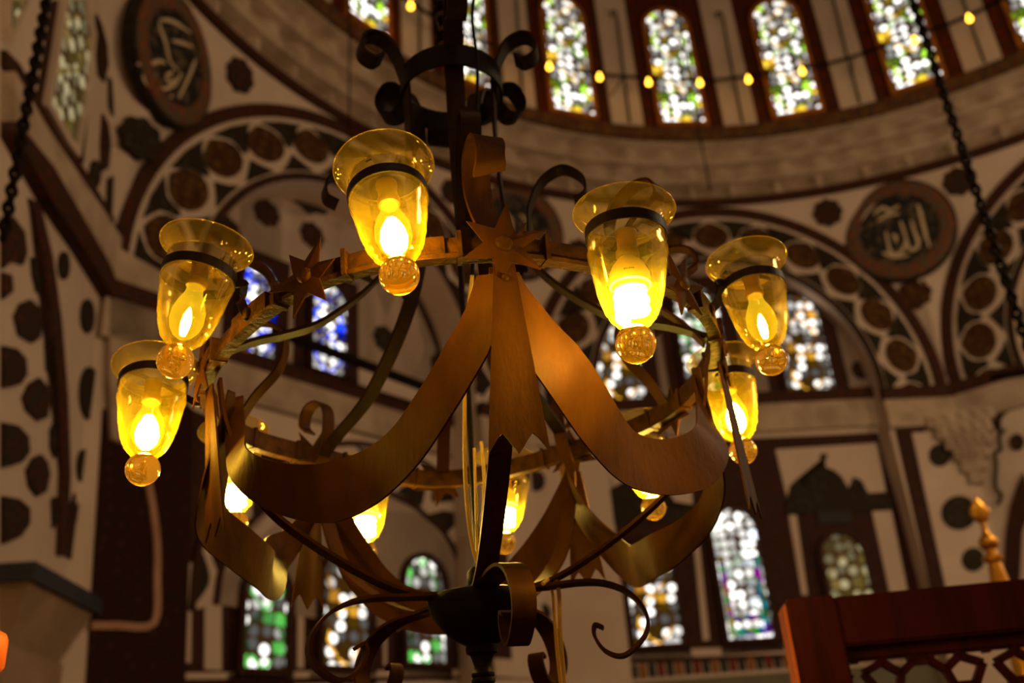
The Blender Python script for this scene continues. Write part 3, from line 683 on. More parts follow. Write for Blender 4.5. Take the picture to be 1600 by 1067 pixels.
# ---- cornice of carved niches, drum, dome
A0, A1 = -180, 180
def ringsurf(name, prof, mat, cen=DC, K=720, mod=None, kind='structure', a0=A0, a1=A1, ang=40, parent=None):
    bm = bmesh.new(); rows = []
    for j, (r, z) in enumerate(prof):
        row = []
        for i in range(K + 1):
            a = radians(a0 + (a1 - a0) * i / K); rr, zz = (r, z) if mod is None else mod(j, r, z, a)
            row.append(cen + V((sin(a), cos(a), 0)) * rr + ZUP * zz)
        rows.append(row)
    gridsurf(bm, rows); o = obj(name, bm, mat, parent, ang=ang)
    if parent is None: tag(o, kind=kind)
    return o
ringsurf('trim_1', [(8.05, 8.80), (7.93, 8.80), (7.93, 8.93), (8.0, 8.95)], DARKBAND)
prof = [(8.0, 8.93), (7.93, 8.95), (7.90, 9.16), (7.80, 9.17), (7.76, 9.22), (7.72, 9.40), (7.60, 9.41), (7.56, 9.46), (7.52, 9.62), (7.36, 9.66), (7.36, 9.72)]
def niche(j, r, z, a):
    w = degrees(a)
    if j in (2, 3): r += .15 * (1 if (w / 5.2) % 1 < .80 else 0) * (1 if j == 2 else 0)
    if j in (5,): r += .15 * max(0, abs(cos(w / 4.0 * pi)) - .25)
    if j in (8,): r += .15 * max(0, abs(cos((w / 4.6 + .5) * pi)) - .2)
    return r, z
ringsurf('trim_2', prof, STONE, DC2, mod=niche, ang=25)
ringsurf('trim_3', [(7.36, 9.70), (7.27, 9.70), (7.27, 9.93), (7.32, 9.95)], tile('drum_base_band', srgb(130, 60, 36), srgb(70, 60, 48), srgb(110, 80, 44), 7), DC2)
drum = ringsurf('wall_drum', [(7.32, 9.9), (7.32, 13.2)], REDDRUM, DC2, 240)
ringsurf('ceiling', [(7.32 * cos(t), 13.2 + 6.0 * sin(t)) for t in [radians(6 * i) for i in range(15)]] , GOLDORN, DC2, 120)
def dpt(az, r, z): a = radians(az); return DC2 + V((sin(a), cos(a), 0)) * r + ZUP * z
def arched(w, h, k=12):
    """outline of a round-headed opening, width w, height h, base centre at the origin"""
    r = w / 2; return [(-r, 0), (r, 0)] + [(r * cos(pi * i / k), h - r + r * sin(pi * i / k)) for i in range(k + 1)][0:] 
wn = [0]
def window(base, ux, nrm, w, h, glass, frame_mat, fw=.07, depth=.12, surround=None, sw=.3, top=.3, bars=None):
    """round-headed window: projecting plaster frame, set-back lattice pane"""
    wn[0] += 1; up = ZUP
    f = lambda x, y, d: base + ux * x + up * y + nrm * d
    o2 = arched(w + 2 * fw, h + fw); i2 = arched(w, h); 
    o2 = [(x, y - (fw if y == 0 else 0)) for x, y in o2]
    bm = bmesh.new(); n = len(o2)
    rings = [[bm.verts.new(f(x, y, d)) for x, y in poly] for poly, d in ((o2, -.02), (o2, depth), (i2, depth), (i2, -.02))]
    for a, c in ((0, 1), (1, 2), (2, 3)):
        for j in range(n): bm.faces.new((rings[a][j], rings[a][(j + 1) % n], rings[c][(j + 1) % n], rings[c][j]))
    fr = obj('window_%d' % wn[0], bm, frame_mat, smooth=False); tag(fr, kind='structure')
    bm = bmesh.new(); uvl = bm.loops.layers.uv.new('UVMap'); face = bm.faces.new([bm.verts.new(f(x, y, .05)) for x, y in i2])
    for lp, (x, y) in zip(face.loops, i2): lp[uvl].uv = (x, y)
    bmesh_me = bpy.data.meshes.new('glass'); bm.to_mesh(bmesh_me); bm.free(); bmesh_me.materials.append(glass)
    g = bpy.data.objects.new('glass', bmesh_me); COL.objects.link(g); g.parent = fr
    if surround:
        bm = bmesh.new(); s2 = [(-w / 2 - sw, -.12 - fw), (w / 2 + sw, -.12 - fw), (w / 2 + sw, h + top), (-w / 2 - sw, h + top)]
        plate(bm, [f(x, y, .03) for x, y in s2], nrm * -.05); obj('surround', bm, surround, fr, smooth=False)
    return fr, f
for i, az in enumerate((-52.3, -37.3, -22.3, -7.1, 8.2, 23.4, 38.6)):
    a = radians(az); nrm = V((-sin(a), -cos(a), 0)); ux = V((cos(a), -sin(a), 0))
    window(dpt(az, 7.29, 10.03), ux, nrm, .73, 2.46, W_DRUM, GOLDTRIM, .07, .08)
for i, az in enumerate((-59.9, -44.8, -29.8, -14.7, .6, 15.8, 31.0, 46.2)):   # plaster strips with a hooked rod between the windows
    bm = bmesh.new(); gridsurf(bm, [[dpt(az + d, 7.27, z) for d in (-2.2, -1.1, 0, 1.1, 2.2)] for z in (9.95, 13.2)], dpt(az, 1, 0) * 0 + V((sin(radians(az)), cos(radians(az)), 0)) * .05)
    obj('plaster_strip', bm, PLASTER, drum, smooth=False)
    bm = bmesh.new(); tube(bm, spline([dpt(az + .2, 7.24, 9.96), dpt(az + .3, 7.2, 11.2), dpt(az + .5, 7.2, 12.25), dpt(az - .1, 7.16, 12.34), dpt(az - .4, 7.2, 12.25)], 5), .018, 6)
    o = obj('iron_rod', bm, IRONDARK, drum)
# ring of little lamps hung round the drum
rail = empty('lamp_rail', dpt(-10, 6.72, 10.35)); tag(rail, 'thin dark rail of small yellow bulbs circling the dome in front of its windows', 'lamp rail')
railp = [dpt(az, 6.84 - .0028 * (az + 50), 10.47 + .02 * sin(az * .35)) for az in range(-85, 62, 2)]
bm = bmesh.new(); tube(bm, railp, .028, 6); obj('rail', bm, IRONDARK, rail)
for az in (-48.9, -34.6, -27.6, -20.1, -12.9, -5.5, 1.4, 8.9, 24.0, 31.1):
    p = dpt(az, 6.80 - .0028 * (az + 50), 10.36); bm = bmesh.new()
    lathe(bm, [(0, -.05), (.024, -.044), (.040, -.022), (.043, 0), (.036, .026), (.022, .046), (.018, .085), (0, .09)], 14, Matrix.Translation(p)); obj('bulb', bm, RAILBULB, rail)
for az in (-78, -58, -41, -16.5, 5.2, 16, 38, 56):
    bm = bmesh.new(); tube(bm, [dpt(az, 6.84 - .0028 * (az + 50), 10.47), dpt(az, 7.30, 10.52)], .012, 5); obj('bracket', bm, IRONDARK, rail)

# ---- rear wall (right of centre): upper windows, string course, tiled lower wall
def win_px(b, ap, bl, br, top_y, glass, frame_mat=TILEDARK, surround=None, **kw):
    n, ud = bn(b); u0, z0 = uvp(b, ap, *bl); u1, z1 = uvp(b, ap, *br); um = (u0 + u1) / 2
    zt = uvp(b, ap, (bl[0] + br[0]) / 2 - 8, top_y)[1]
    return window(bp(b, ap, um, (z0 + z1) / 2), ud, -n, abs(u1 - u0), zt - (z0 + z1) / 2, glass, frame_mat, surround=surround, **kw)
AP2, AP1 = BACK['b2'], BACK['b1']
win_px('b2', AP2, (939, 629), (1010, 629), 490, W_AMBER, surround=TILEDARK, sw=.26, top=.22)
win_px('b2', AP2, (1074, 622), (1146, 620), 450, W_GREEN, surround=TILEDARK, sw=.26, top=.22)
win_px('b2', AP2, (1230, 617), (1304, 613), 464, W_AMBER, surround=TILEDARK, sw=.26, top=.22)
def hband(b, ap, u0, u1, z0, z1, depth, mat, name, K=1):
    n, ud = bn(b); bm = bmesh.new(); plate(bm, [bp(b, ap, u0, z0), bp(b, ap, u1, z0), bp(b, ap, u1, z1), bp(b, ap, u0, z1)], n * -depth); return obj(name, bm, mat, WALL[b], smooth=False)
for b, z in (('b2', 5.36), ('b1', 4.98), ('b3', 5.2)):
    ap = BACK[b]
    hband(b, ap, -RI, RI, z - .07, z + .12, .14, DARKBAND, 'string_course')
    hband(b, ap, -RI, RI, z - .52, z - .07, .10, STONE, 'stone_cornice')
    for s in (-1, 1):
        u0, u1 = sorted((s * (RI - .02), s * 3.31))
        zz = z + (-.17 if b == 'b2' else 0)
        hband(b, 8, u0, u1, zz - .07, zz + .12, .14, DARKBAND, 'string_course')
        hband(b, 8, u0, u1, zz - .52, zz - .07, .10, STONE, 'stone_cornice')
# lower part of the rear wall: brown tile panelling, plaster strips, crown-topped panels, windows
pat('b2', AP2, [[(862, 700), (1372, 676), (1372, 690), (1445, 935), (1450, 1025), (868, 1040)]], TILEDARK, 'tile_panelling', .015)
strips = [[(1083, 850), (1092, 850), (1108, 1000), (1098, 1001)], [(1231, 802), (1243, 802), (1261, 930), (1252, 930)], [(1361, 797), (1391, 796), (1417, 925), (1389, 927)],
          [(1211, 703), (1369, 693), (1383, 769), (1229, 780)], [(922, 740), (958, 738), (966, 1003), (928, 1005)], [(862, 742), (884, 742), (893, 1008), (866, 1008)],
          [(925, 722), (1075, 714), (1082, 790), (930, 800)], [(868, 1022), (1445, 1000), (1450, 1014), (868, 1034)]]
pat('b2', AP2, strips, PLASTER, 'plaster_panel', .03)
crown = [(1228, 782), (1233, 760), (1241, 752), (1249, 752), (1257, 766), (1262, 746), (1276, 736), (1284, 732), (1285, 716), (1279, 711), (1292, 710), (1288, 717), (1289, 731), (1302, 736), (1313, 745), (1321, 758), (1324, 764), (1332, 746), (1345, 752), (1354, 770), (1362, 778), (1390, 774), (1394, 798), (1225, 806)]
crown2 = [(x - 302 + (y - 760) * -.08, y + 16) for x, y in crown]
pat('b2', AP2, [crown, crown2], GREENORN, 'crown_ornament', .045)
pat('b2', AP2, [[(1275, 800), (1327, 797), (1329, 818), (1277, 821)]], BLACKPAINT, 'inscription_panel', .055)
win_px('b2', AP2, (991, 1009), (1067, 1006), 852, W_AMBER, surround=CARPET, sw=.10, top=.12)
fr5, f5 = win_px('b2', AP2, (1137, 1001), (1209, 996), 796, W_HEX, surround=TILEDARK, sw=.12, top=.15)
win_px('b2', AP2, (1297, 944), (1363, 940), 836, W_GREY, surround=TILEDARK, sw=.14, top=.15)
m, nt, out = newmat('coloured_border_glass'); tc = N(nt, 'ShaderNodeTexCoord'); vo = N(nt, 'ShaderNodeTexVoronoi', i_Scale=9, i_Randomness=.4); L(nt, tc.outputs['Object'], vo.inputs['Vector'])
hs = N(nt, 'ShaderNodeHueSaturation', i_Saturation=2.2); L(nt, vo.outputs['Color'], hs.inputs['Color']); em = N(nt, 'ShaderNodeEmission', i_1=.30); L(nt, hs.outputs[0], em.inputs[0]); L(nt, em.outputs[0], out.inputs[0])
for x0, x1, y0, y1 in ((-.30, -.21, .05, 1.15), (.21, .30, .05, 1.15), (-.2, .2, .04, .15), (-.2, .2, .25, .33)):
    bm = bmesh.new(); plate(bm, [f5(x, y, .058) for x, y in ((x0, y0), (x1, y0), (x1, y1), (x0, y1))], -bn('b2')[0] * .01); obj('coloured_border', bm, m, fr5, smooth=False)
# chequered tile frieze below
bm = bmesh.new(); n, ud = bn('b2'); cols = [srgb(50, 46, 44), srgb(150, 96, 40), srgb(46, 48, 46), srgb(120, 40, 30)]
mats = [paint('frieze_tile_%s' % nm, c, c, 3) for nm, c in zip(('black', 'ochre', 'slate', 'red'), cols)]
for i in range(34):
    u = -2.15 + i * .127; z0 = 1.38
    plate(bm, [bp('b2', AP2, u + a, z) for a, z in ((0, z0), (.085, z0), (.085, z0 + .17), (0, z0 + .17))], n * -.04, mi=i % 4)
obj('tile_frieze', bm, mats, WALL['b2'], smooth=False)
hband('b2', AP2, -RI, RI, FLOOR_Z + .1, 1.32, .03, paint('pale_green_dado', srgb(120, 116, 92), srgb(108, 106, 86), 3), 'dado')
# ---- corner pier on the right: pilaster, panels, bracket of carved stone with beaded outline
pat('b2', 8, [[(1394, 655), (1440, 655), (1520, 925), (1455, 927)]], TILEDARK, 'dark_strip', .012)
pat('b2', 8, [[(1424, 677), (1560, 672), (1620, 672), (1640, 940), (1478, 925)]], PLASTER, 'plaster_panel', .03)
pat('b2', 7.99, [ell(1467, 712, 17, 18), ell(1497, 802, 28, 27), ell(1519, 875, 18, 19)], GREENORN, 'painted_rosette', .04)
pat('b3', 7.99, [ell(1590, 691, 11, 13)], REDORN, 'painted_rosette', .04)
pat('b3', 7.98, [[(1600, 738), (1590, 760), (1580, 790), (1573, 830), (1570, 880), (1572, 935), (1592, 935), (1594, 880), (1598, 830), (1612, 790)]], DARKBAND, 'arch_border', .04)
for bb_, seg in (('b2', [(1486, 677), (1500, 681), (1505, 704), (1521, 716), (1536, 740), (1549, 763), (1543, 774), (1553, 786), (1561, 796), (1562, 808)]), ('b3', [(1572, 671), (1563, 680), (1565, 703), (1556, 708), (1558, 724), (1557, 760), (1566, 773), (1561, 788)])):
    line(bb_, 7.97, seg, .035, SLATE, 'beaded_outline', .05, 4)
bm = bmesh.new()
ca = radians(18); n = V((sin(ca), cos(ca), 0)); ud = V((cos(ca), -sin(ca), 0)); cp = DC + n * 8.62
c0 = cp + ZUP * 4.80; tip = cp - n * .06 + ZUP * 3.72
for i in range(6):
    f0, f1 = i / 6, (i + 1) / 6; wA, wB = .44 * (1 - f0) ** 1.1 + .03, .46 * (1 - f0) ** 1.1 + .0
    pc = c0 * (1 - (f0 + f1) / 2) + tip * ((f0 + f1) / 2)
    box(bm, pc - n * (.14 * (1 - f0)), ud * wA, n * (.16 * (1 - f0) + .03), ZUP * ((c0 - tip).z / 12 + .004))
    for s in range(-2, 3):
        if i < 4: lathe(bm, [(0, -.07), (.05, -.03), (.06, .04), (0, .05)], 8, Matrix.Translation(pc - n * (.30 * (1 - f0) + .02) + ud * (wA * s * .4)))
obj('stone_bracket', bm, STONE, WALL['b2'], ang=30)

# ---- rear-left bay
win_px('b1', AP1, (369, 560), (424, 566), 412, W_BLUE, surround=TILEDARK, sw=.22, top=.22)
win_px('b1', AP1, (481, 583), (536, 588), 444, W_BLUE, surround=TILEDARK, sw=.24, top=.2)
def on_back(b, ap, items, name='painted_rosette'):
    n, ud = bn(b)
    for x, y, r, m in items:
        c = onp(b, ap, x, y); bm = bmesh.new()
        plate(bm, [c + (ud * a + ZUP * d) * r for a, d in rosette_shape()], n * -.02); bmesh.ops.triangulate(bm, faces=[f for f in bm.faces if len(f.verts) > 4]); obj(name, bm, m, WALL[b], smooth=False)
on_back('b1', AP1, [(416, 333, .20, REDORN), (487, 368, .20, REDORN), (330, 318, .19, GREENORN), (600, 530, .20, GREENORN), (482, 295, .40, GREENORN), (352, 362, .22, REDORN), (640, 420, .2, REDORN)])
pat('b1', AP1, [[(672, 560), (690, 540), (708, 545), (715, 575), (712, 610), (695, 612), (676, 595)], [(360, 270), (400, 262), (395, 285), (362, 290)]], GREENORN, 'painted_leaf', .025)
line('b1', AP1, [(640, 440), (668, 500), (692, 560), (706, 620)], .16, REDORN, 'painted_band', .03)
on_back('b2', AP2, [(1345, 578, .16, REDORN), (880, 560, .2, GREENORN)])
pat('b1', AP1, [[(262, 860), (300, 640), (742, 830), (756, 1060), (262, 1075)]], TILEDARK, 'tile_panelling', .012)
pat('b1', AP1, [[(362, 838), (400, 780), (470, 745), (560, 738), (625, 778), (668, 826), (690, 838), (362, 850)]], STONE, 'lunette', .02)
pat('b1', AP1, [[(318, 905), (344, 885), (344, 1048), (317, 1046)], [(463, 915), (473, 915), (472, 1044), (462, 1044)], [(595, 860), (601, 860), (602, 1040), (597, 1040)], [(286, 880), (298, 880), (296, 1036), (284, 1036)], [(262, 1052), (752, 1046), (752, 1056), (262, 1062)]], PLASTER, 'plaster_strip', .03)
win_px('b1', AP1, (372, 1047), (441, 1045), 890, W_GREEN, surround=CARPET, sw=.14, top=.2)
win_px('b1', AP1, (497, 1043), (572, 1040), 862, W_AMBER, surround=CARPET, sw=.14, top=.2)
win_px('b1', AP1, (629, 1038), (692, 1036), 873, W_GREEN, surround=CARPET, sw=.14, top=.2)
# lower arch with wavy ornament in the rear-left bay
arc_in = [(333, 945), (346, 880), (390, 815), (450, 772), (540, 748), (633, 786), (660, 806), (693, 839), (724, 909), (733, 1000)]
arc_out = [(296, 955), (310, 850), (356, 775), (440, 722), (545, 694), (650, 720), (705, 765), (745, 830), (768, 910), (775, 1000)]
pat('b1', AP1, [arc_in + arc_out[::-1]], PLASTER, 'lower_archivolt', .04)
line('b1', AP1, arc_in, .07, TILEDARK, 'arch_border', .07); line('b1', AP1, arc_out, .07, TILEDARK, 'arch_border', .07)
pin, pout = spline([V((x, y, 0)) for x, y in arc_in], 12), spline([V((x, y, 0)) for x, y in arc_out], 12)
polys = []
for i in range(3, len(pin) - 8, 8):
    o_ = (i // 8) % 2; A_, B_ = (pin, pout) if o_ else (pout, pin)
    m_ = lambda a, b, f: (a.x + (b.x - a.x) * f, a.y + (b.y - a.y) * f)
    polys.append([m_(A_[i - 2], B_[i - 2], .10), m_(A_[i], B_[i], .42), m_(A_[i + 2], B_[i + 2], .6), m_(A_[i + 4], B_[i + 4], .6), m_(A_[i + 6], B_[i + 6], .42), m_(A_[i + 8], B_[i + 8], .10)])
pat('b1', AP1, polys, GREENORN, 'wavy_ornament', .055)
pat('b1', 8, [[(160, 640), (262, 600), (300, 640), (300, 700), (288, 1067), (270, 1120), (130, 1120)]], CARPET, 'dark_red_panel', .02)
line('b1', 7.98, [(140, 978), (180, 978), (238, 974), (243, 900), (243, 850), (236, 790), (226, 740), (216, 700)], .07, PINK, 'pale_frame', .04, 4)
pat('b1', 8, [[(165, 385), (262, 440), (262, 605), (215, 660), (190, 700), (168, 690), (164, 600)]], STONE, 'stone_bracket', .10)

pat('b1', 8, [[(742, 822), (790, 820), (800, 1060), (752, 1062)]], TILEDARK, 'tile_panelling', .015)
hband('b1', 8, RI, 3.31, 1.40, 1.62, .05, PLASTER, 'plaster_strip')
pat('b2', 8, [ell(838, 752, 14, 16), ell(848, 958, 13, 15)], REDORN, 'painted_rosette', .03)
# iron tie beam across the rear-left arch, another at the right
def tie(p, q_, lab):
    bm = bmesh.new(); d = (q_ - p).normalized(); strap(bm, [p, q_], .10, .09, ZUP); o = obj('tie_beam', bm, IRONDARK); return tag(o, lab, 'tie beam', 'iron tie beams across the arches')
tie(onp('b1', 7.9, 425, 515), onp('b1', 7.9, 708, 622), 'dark iron tie beam slanting across the rear left arch behind the chandelier')
tie(onp('b3', 7.9, 1548, 592), onp('b3', 7.9, 1720, 560), 'end of a dark iron tie beam at the right edge above the cornice')

# ---- left wall, seen at a steep angle
b = 'b0'; A8 = 8.0
pat(b, A8, [[(0, 78), (22, 100), (60, 165), (110, 240), (150, 305), (190, 372), (190, 392), (150, 332), (100, 262), (50, 190), (0, 105)]], DARKBAND, 'string_course', .05)
pat(b, A8, [[(0, 112), (50, 196), (100, 268), (150, 338), (188, 396), (188, 470), (168, 480), (140, 420), (100, 358), (50, 285), (0, 205)]], STONE, 'stone_cornice', .12)
pat(b, A8, [[(0, 190), (0, 215), (60, 320), (110, 392), (165, 480), (170, 462), (150, 412), (110, 345), (60, 262)]], DARKBAND, 'brown_band', .14)
pat(b, A8, [[(42, 310), (58, 318), (78, 400), (92, 500), (102, 620), (106, 740), (100, 868), (86, 868), (90, 740), (88, 620), (78, 500), (62, 400)]], DARKBAND, 'arch_border', .03)
pat(b, A8, [[(0, 340), (16, 338), (34, 362), (38, 395), (32, 414), (14, 408), (0, 420)], [(19, 495), (28, 475), (44, 468), (58, 482), (62, 505), (58, 528), (46, 536), (26, 524)], [(32, 622), (42, 600), (58, 590), (70, 604), (74, 628), (70, 652), (56, 658), (38, 642)], [(38, 735), (48, 716), (60, 710), (70, 722), (74, 742), (68, 768), (54, 776), (42, 760)],
             [(0, 540), (22, 545), (36, 560), (38, 585), (28, 600), (8, 606), (0, 606)], [(0, 660), (24, 665), (40, 682), (42, 706), (30, 722), (6, 730), (0, 730)], [(0, 775), (26, 780), (42, 794), (42, 818), (28, 838), (6, 848), (0, 850)], [(0, 425), (14, 430), (16, 455), (0, 468)]], REDORN, 'lobed_ornament', .03)
pat(b, A8, [[(46, 402), (56, 410), (64, 440), (66, 462), (54, 456), (48, 430)], [(68, 540), (76, 528), (80, 560), (80, 590), (70, 578)], [(76, 672), (82, 660), (84, 690), (82, 716), (76, 700)], [(78, 780), (84, 776), (84, 810), (80, 826)]], GREENORN, 'small_ornament', .03)
pat(b, A8, [ell(97, 415, 8, 22), ell(134, 494, 10, 27), ell(137, 615, 15, 42), ell(128, 730, 10, 28), ell(122, 805, 8, 20), ell(146, 272, 8, 22)], GREENORN, 'painted_rosette', .03)
pat(b, A8, [[(100, 868), (108, 790), (114, 770), (120, 830), (130, 836), (142, 790), (162, 690), (166, 700), (152, 860), (146, 908)]], TILEDARK, 'tile_corner', .025)
line(b, A8 - .02, [(160, 480), (163, 500), (158, 520), (165, 545), (168, 580), (165, 620), (162, 650), (164, 668)], .05, SLATE, 'beaded_outline', .05, 4)
# arch above with lobes, next to the corner
pat(b, A8, [[(148, 22), (156, 40), (164, 70), (166, 100), (160, 128), (152, 118), (148, 80)], [(158, 178), (166, 195), (170, 225), (166, 262), (156, 268), (155, 225)]], REDORN, 'lobed_ornament', .03)
pat(b, A8, [[(158, 0), (166, 10), (170, 40), (164, 30)], [(168, 120), (176, 135), (176, 190), (168, 165)], [(166, 280), (174, 275), (174, 340), (164, 330)]], GREENORN, 'small_ornament', .03)
pat(b, A8, [[(176, 0), (186, 0), (192, 120), (190, 240), (184, 370), (178, 370), (184, 240), (184, 120)]], DARKBAND, 'arch_border', .03)
def win_left(poly, glass, frame):
    pts = [uvp(b, A8, x, y) for x, y in poly]; u0, u1 = min(p[0] for p in pts), max(p[0] for p in pts)
    return u0, u1
n, ud = bn('b0')
pat(b, A8, [[(56, 150), (80, 0), (138, 0), (142, 90), (128, 255), (112, 250), (60, 170)]], TILEDARK, 'window_surround', .02)
for poly in ([(66, 160), (78, 92), (92, 0), (122, 0), (134, 60), (128, 130), (110, 232), (96, 214)], [(0, 40), (0, 0), (30, 0), (18, 30), (4, 62)]):
    wn[0] += 1
    inner = [onp(b, A8, x, y) for x, y in poly]; cen = sum(inner, V()) / len(inner)
    bm = bmesh.new(); m_ = len(inner)
    rr = [[bm.verts.new(cen + (p - cen) * s - n * d) for p in inner] for s, d in ((1.12, .0), (1.12, .09), (1.0, .09), (1.0, .0))]
    for a_, c_ in ((0, 1), (1, 2), (2, 3)):
        for j in range(m_): bm.faces.new((rr[a_][j], rr[a_][(j + 1) % m_], rr[c_][(j + 1) % m_], rr[c_][j]))
    fr = tag(obj('window_%d' % wn[0], bm, PLASTER, smooth=False), kind='structure')
    bm = bmesh.new(); uvl = bm.loops.layers.uv.new('UVMap'); fc = bm.faces.new([bm.verts.new(p - n * .04) for p in inner])
    for lp, p in zip(fc.loops, inner): lp[uvl].uv = ((p - cen).dot(ud), (p - cen).z)
    bmesh.ops.triangulate(bm, faces=bm.faces[:]); obj('glass', bm, W_GREY, fr, smooth=False)
# pier foot with slate moulding and chamfered capital
bm = bmesh.new()
pA, pB, pC = onp('b0', 7.75, 52, 878), onp('b0', 7.75, 152, 945), None
zt = pA.z; front = V((pA.x - 2.2, pA.y - .1, 0))
P0 = V((pA.x, pA.y, 0)); P1 = V((pB.x, pB.y, 0)); back = n * 1.2
def pier_layer(z0, z1, e0, e1, mat, name):
    bm = bmesh.new(); dirv = (P1 - P0).normalized()
    R = []
    for z, e in ((z0, e0), (z1, e1)):
        R.append([bm.verts.new(p + ZUP * z) for p in (P0 - n * e - dirv * e, P1 - n * e + dirv * e, P1 + back + dirv * e, P0 + back - dirv * e)])
    bm.faces.new(R[0]); bm.faces.new(R[1][::-1])
    for j in range(4): bm.faces.new((R[0][j], R[0][(j + 1) % 4], R[1][(j + 1) % 4], R[1][j]))
    return obj(name, bm, mat, WALL['b0'], smooth=False)
pier_layer(zt - .14, zt, .03, .03, SLATE, 'slate_moulding')
pier_layer(zt - .58, zt - .14, -.20, -.02, DIMSTONE, 'capital')
pier_layer(FLOOR_Z, zt - .58, -.17, -.17, DIMSTONE, 'pier')
# ---- floor
bm = bmesh.new(); plate(bm, [V((-14, -6, FLOOR_Z)), V((22, -6, FLOOR_Z)), V((22, 26, FLOOR_Z)), V((-14, 26, FLOOR_Z))], V((0, 0, -.2)))
tag(obj('floor', bm, RUG, smooth=False), kind='structure')

# ================================================================== OTHER THINGS IN THE HALL
def plumb(x0, y0, x1, y1, depth_y):
    p = ray((x0 + x1) / 2, (y0 + y1) / 2); p = p * (depth_y / p.y); return p
for (xa, ya), (xb, yb), dy, lab in (((1458, 80), (1560, 420), 4.2, 'black chain hanging down the right side in front of the dome windows'), ((62, 60), (12, 330), 3.4, 'black chain hanging down the left edge of the view')):
    p = ray((xa + xb) / 2, (ya + yb) / 2); p = p * (dy / p.y)
    zb = p.z - 1.1 if xa > 800 else p.z - .6
    o = chain('hanging_chain', V((p.x, p.y, p.z + 4.2)), V((p.x, p.y, zb)), .060, .0115, IRONDARK); tag(o, lab, 'chain')
    bm = bmesh.new(); tube(bm, [V((p.x + .012, p.y, p.z + 4.2)), V((p.x + .012, p.y, zb))], .007, 6); oo = obj('cable', bm, IRONDARK, o)
for x, ytop, ybot, dy, lab in ((546, 60, 235, 9, 'thin dark cable hanging before the cornice at upper left'), (1094, 215, 300, 10, 'thin dark cable hanging before the cornice right of centre')):
    a_ = ray(x, ytop); a_ = a_ * (dy / a_.y); c_ = ray(x, ybot); zc = (c_ * (dy / c_.y)).z
    bm = bmesh.new(); tube(bm, [V((a_.x, a_.y, 12.0)), V((a_.x, a_.y, zc))], .012, 6); tag(obj('hanging_cable', bm, IRONDARK), lab, 'cable')
# wooden seat back / screen with pierced star lattice, lower right
n3 = V((-.10, -1, 0)).normalized(); u3 = V((-n3.y, n3.x, 0)); 
org = ray(1226, 936); org = org * (2.35 / org.y)
def sp(x, y, d=0):
    r_ = ray(x, y); return r_ * ((org.dot(n3)) / r_.dot(n3)) + n3 * d
topz = org.z
root = empty('wooden_screen', V((org.x + .9, org.y, FLOOR_Z))); tag(root, 'dark red wooden screen with pierced star lattice in the lower right corner', 'screen')
def plank(name, u0, u1, z0, z1, d0, d1, mat=WOOD, par=root):
    bm = bmesh.new(); c = V((org.x, org.y, 0))
    plate(bm, [c + u3 * u0 + ZUP * z0 + n3 * d1, c + u3 * u1 + ZUP * z0 + n3 * d1, c + u3 * u1 + ZUP * z1 + n3 * d1, c + u3 * u0 + ZUP * z1 + n3 * d1], n3 * (d0 - d1))
    bmesh.ops.bevel(bm, geom=bm.edges[:], offset=.006, segments=2, affect='EDGES'); return obj(name, bm, mat, par, ang=50)
W3 = 1.9
plank('stile', 0, .118, FLOOR_Z, topz, -.11, 0); plank('stile', W3 - .118, W3, FLOOR_Z, topz, -.11, 0)
plank('edge_strip', -.006, .004, FLOOR_Z, topz - .01, -.108, -.004, paint('orange_edge', srgb(176, 92, 48), srgb(150, 74, 36), 6, .5))  # added thin strip, more orange than the stile it covers
plank('top_rail', .116, W3 - .116, topz - .118, topz - .004, -.10, -.004)
plank('middle_rail', .116, W3 - .116, topz - .70, topz - .60, -.10, -.004)
plank('lower_panel', .116, W3 - .116, FLOOR_Z + .12, topz - .69, -.07, -.03)
plank('bottom_rail', .116, W3 - .116, FLOOR_Z, FLOOR_Z + .13, -.10, -.004)
plank('lattice_backing_strip', .116, W3 - .116, topz - .150, topz - .116, -.07, -.035)
# star lattice from a ten-fold rosette network, clipped to the opening
bm = bmesh.new(); c = V((org.x, org.y, 0)); u0, u1, z0, z1 = .118, W3 - .118, topz - .605, topz - .12
segs = []
def clip(p, q_):
    t0, t1 = 0., 1.; dx, dz = q_[0] - p[0], q_[1] - p[1]
    for pp, qq in ((-dx, p[0] - u0), (dx, u1 - p[0]), (-dz, p[1] - z0), (dz, z1 - p[1])):
        if abs(pp) < 1e-9:
            if qq < 0: return None
        else:
            r_ = qq / pp
            if pp < 0: t0 = max(t0, r_)
            else: t1 = min(t1, r_)
    if t0 >= t1 - 1e-3: return None
    return (p[0] + dx * t0, p[1] + dz * t0), (p[0] + dx * t1, p[1] + dz * t1)
pit = .30
for iy in range(-1, 4):
    for ix in range(-1, 9):
        cx_, cz_ = u0 + .17 + ix * pit + (iy % 2) * pit / 2, z1 - .10 - iy * .235
        P10 = [(cx_ + .142 * cos(pi * (j + .5) / 5), cz_ + .142 * sin(pi * (j + .5) / 5)) for j in range(10)]
        I10 = [(cx_ + .062 * cos(pi * j / 5), cz_ + .062 * sin(pi * j / 5)) for j in range(10)]
        M10 = [(cx_ + .108 * cos(pi * j / 5), cz_ + .108 * sin(pi * j / 5)) for j in range(10)]
        for j in range(10):
            segs += [(I10[j], M10[j]), (M10[j], P10[j]), (M10[j], P10[j - 1]), (I10[j], I10[(j + 1) % 10])]
            if j % 2: segs.append((P10[j], (cx_ + .17 * cos(pi * (j + .5) / 5), cz_ + .17 * sin(pi * (j + .5) / 5))))
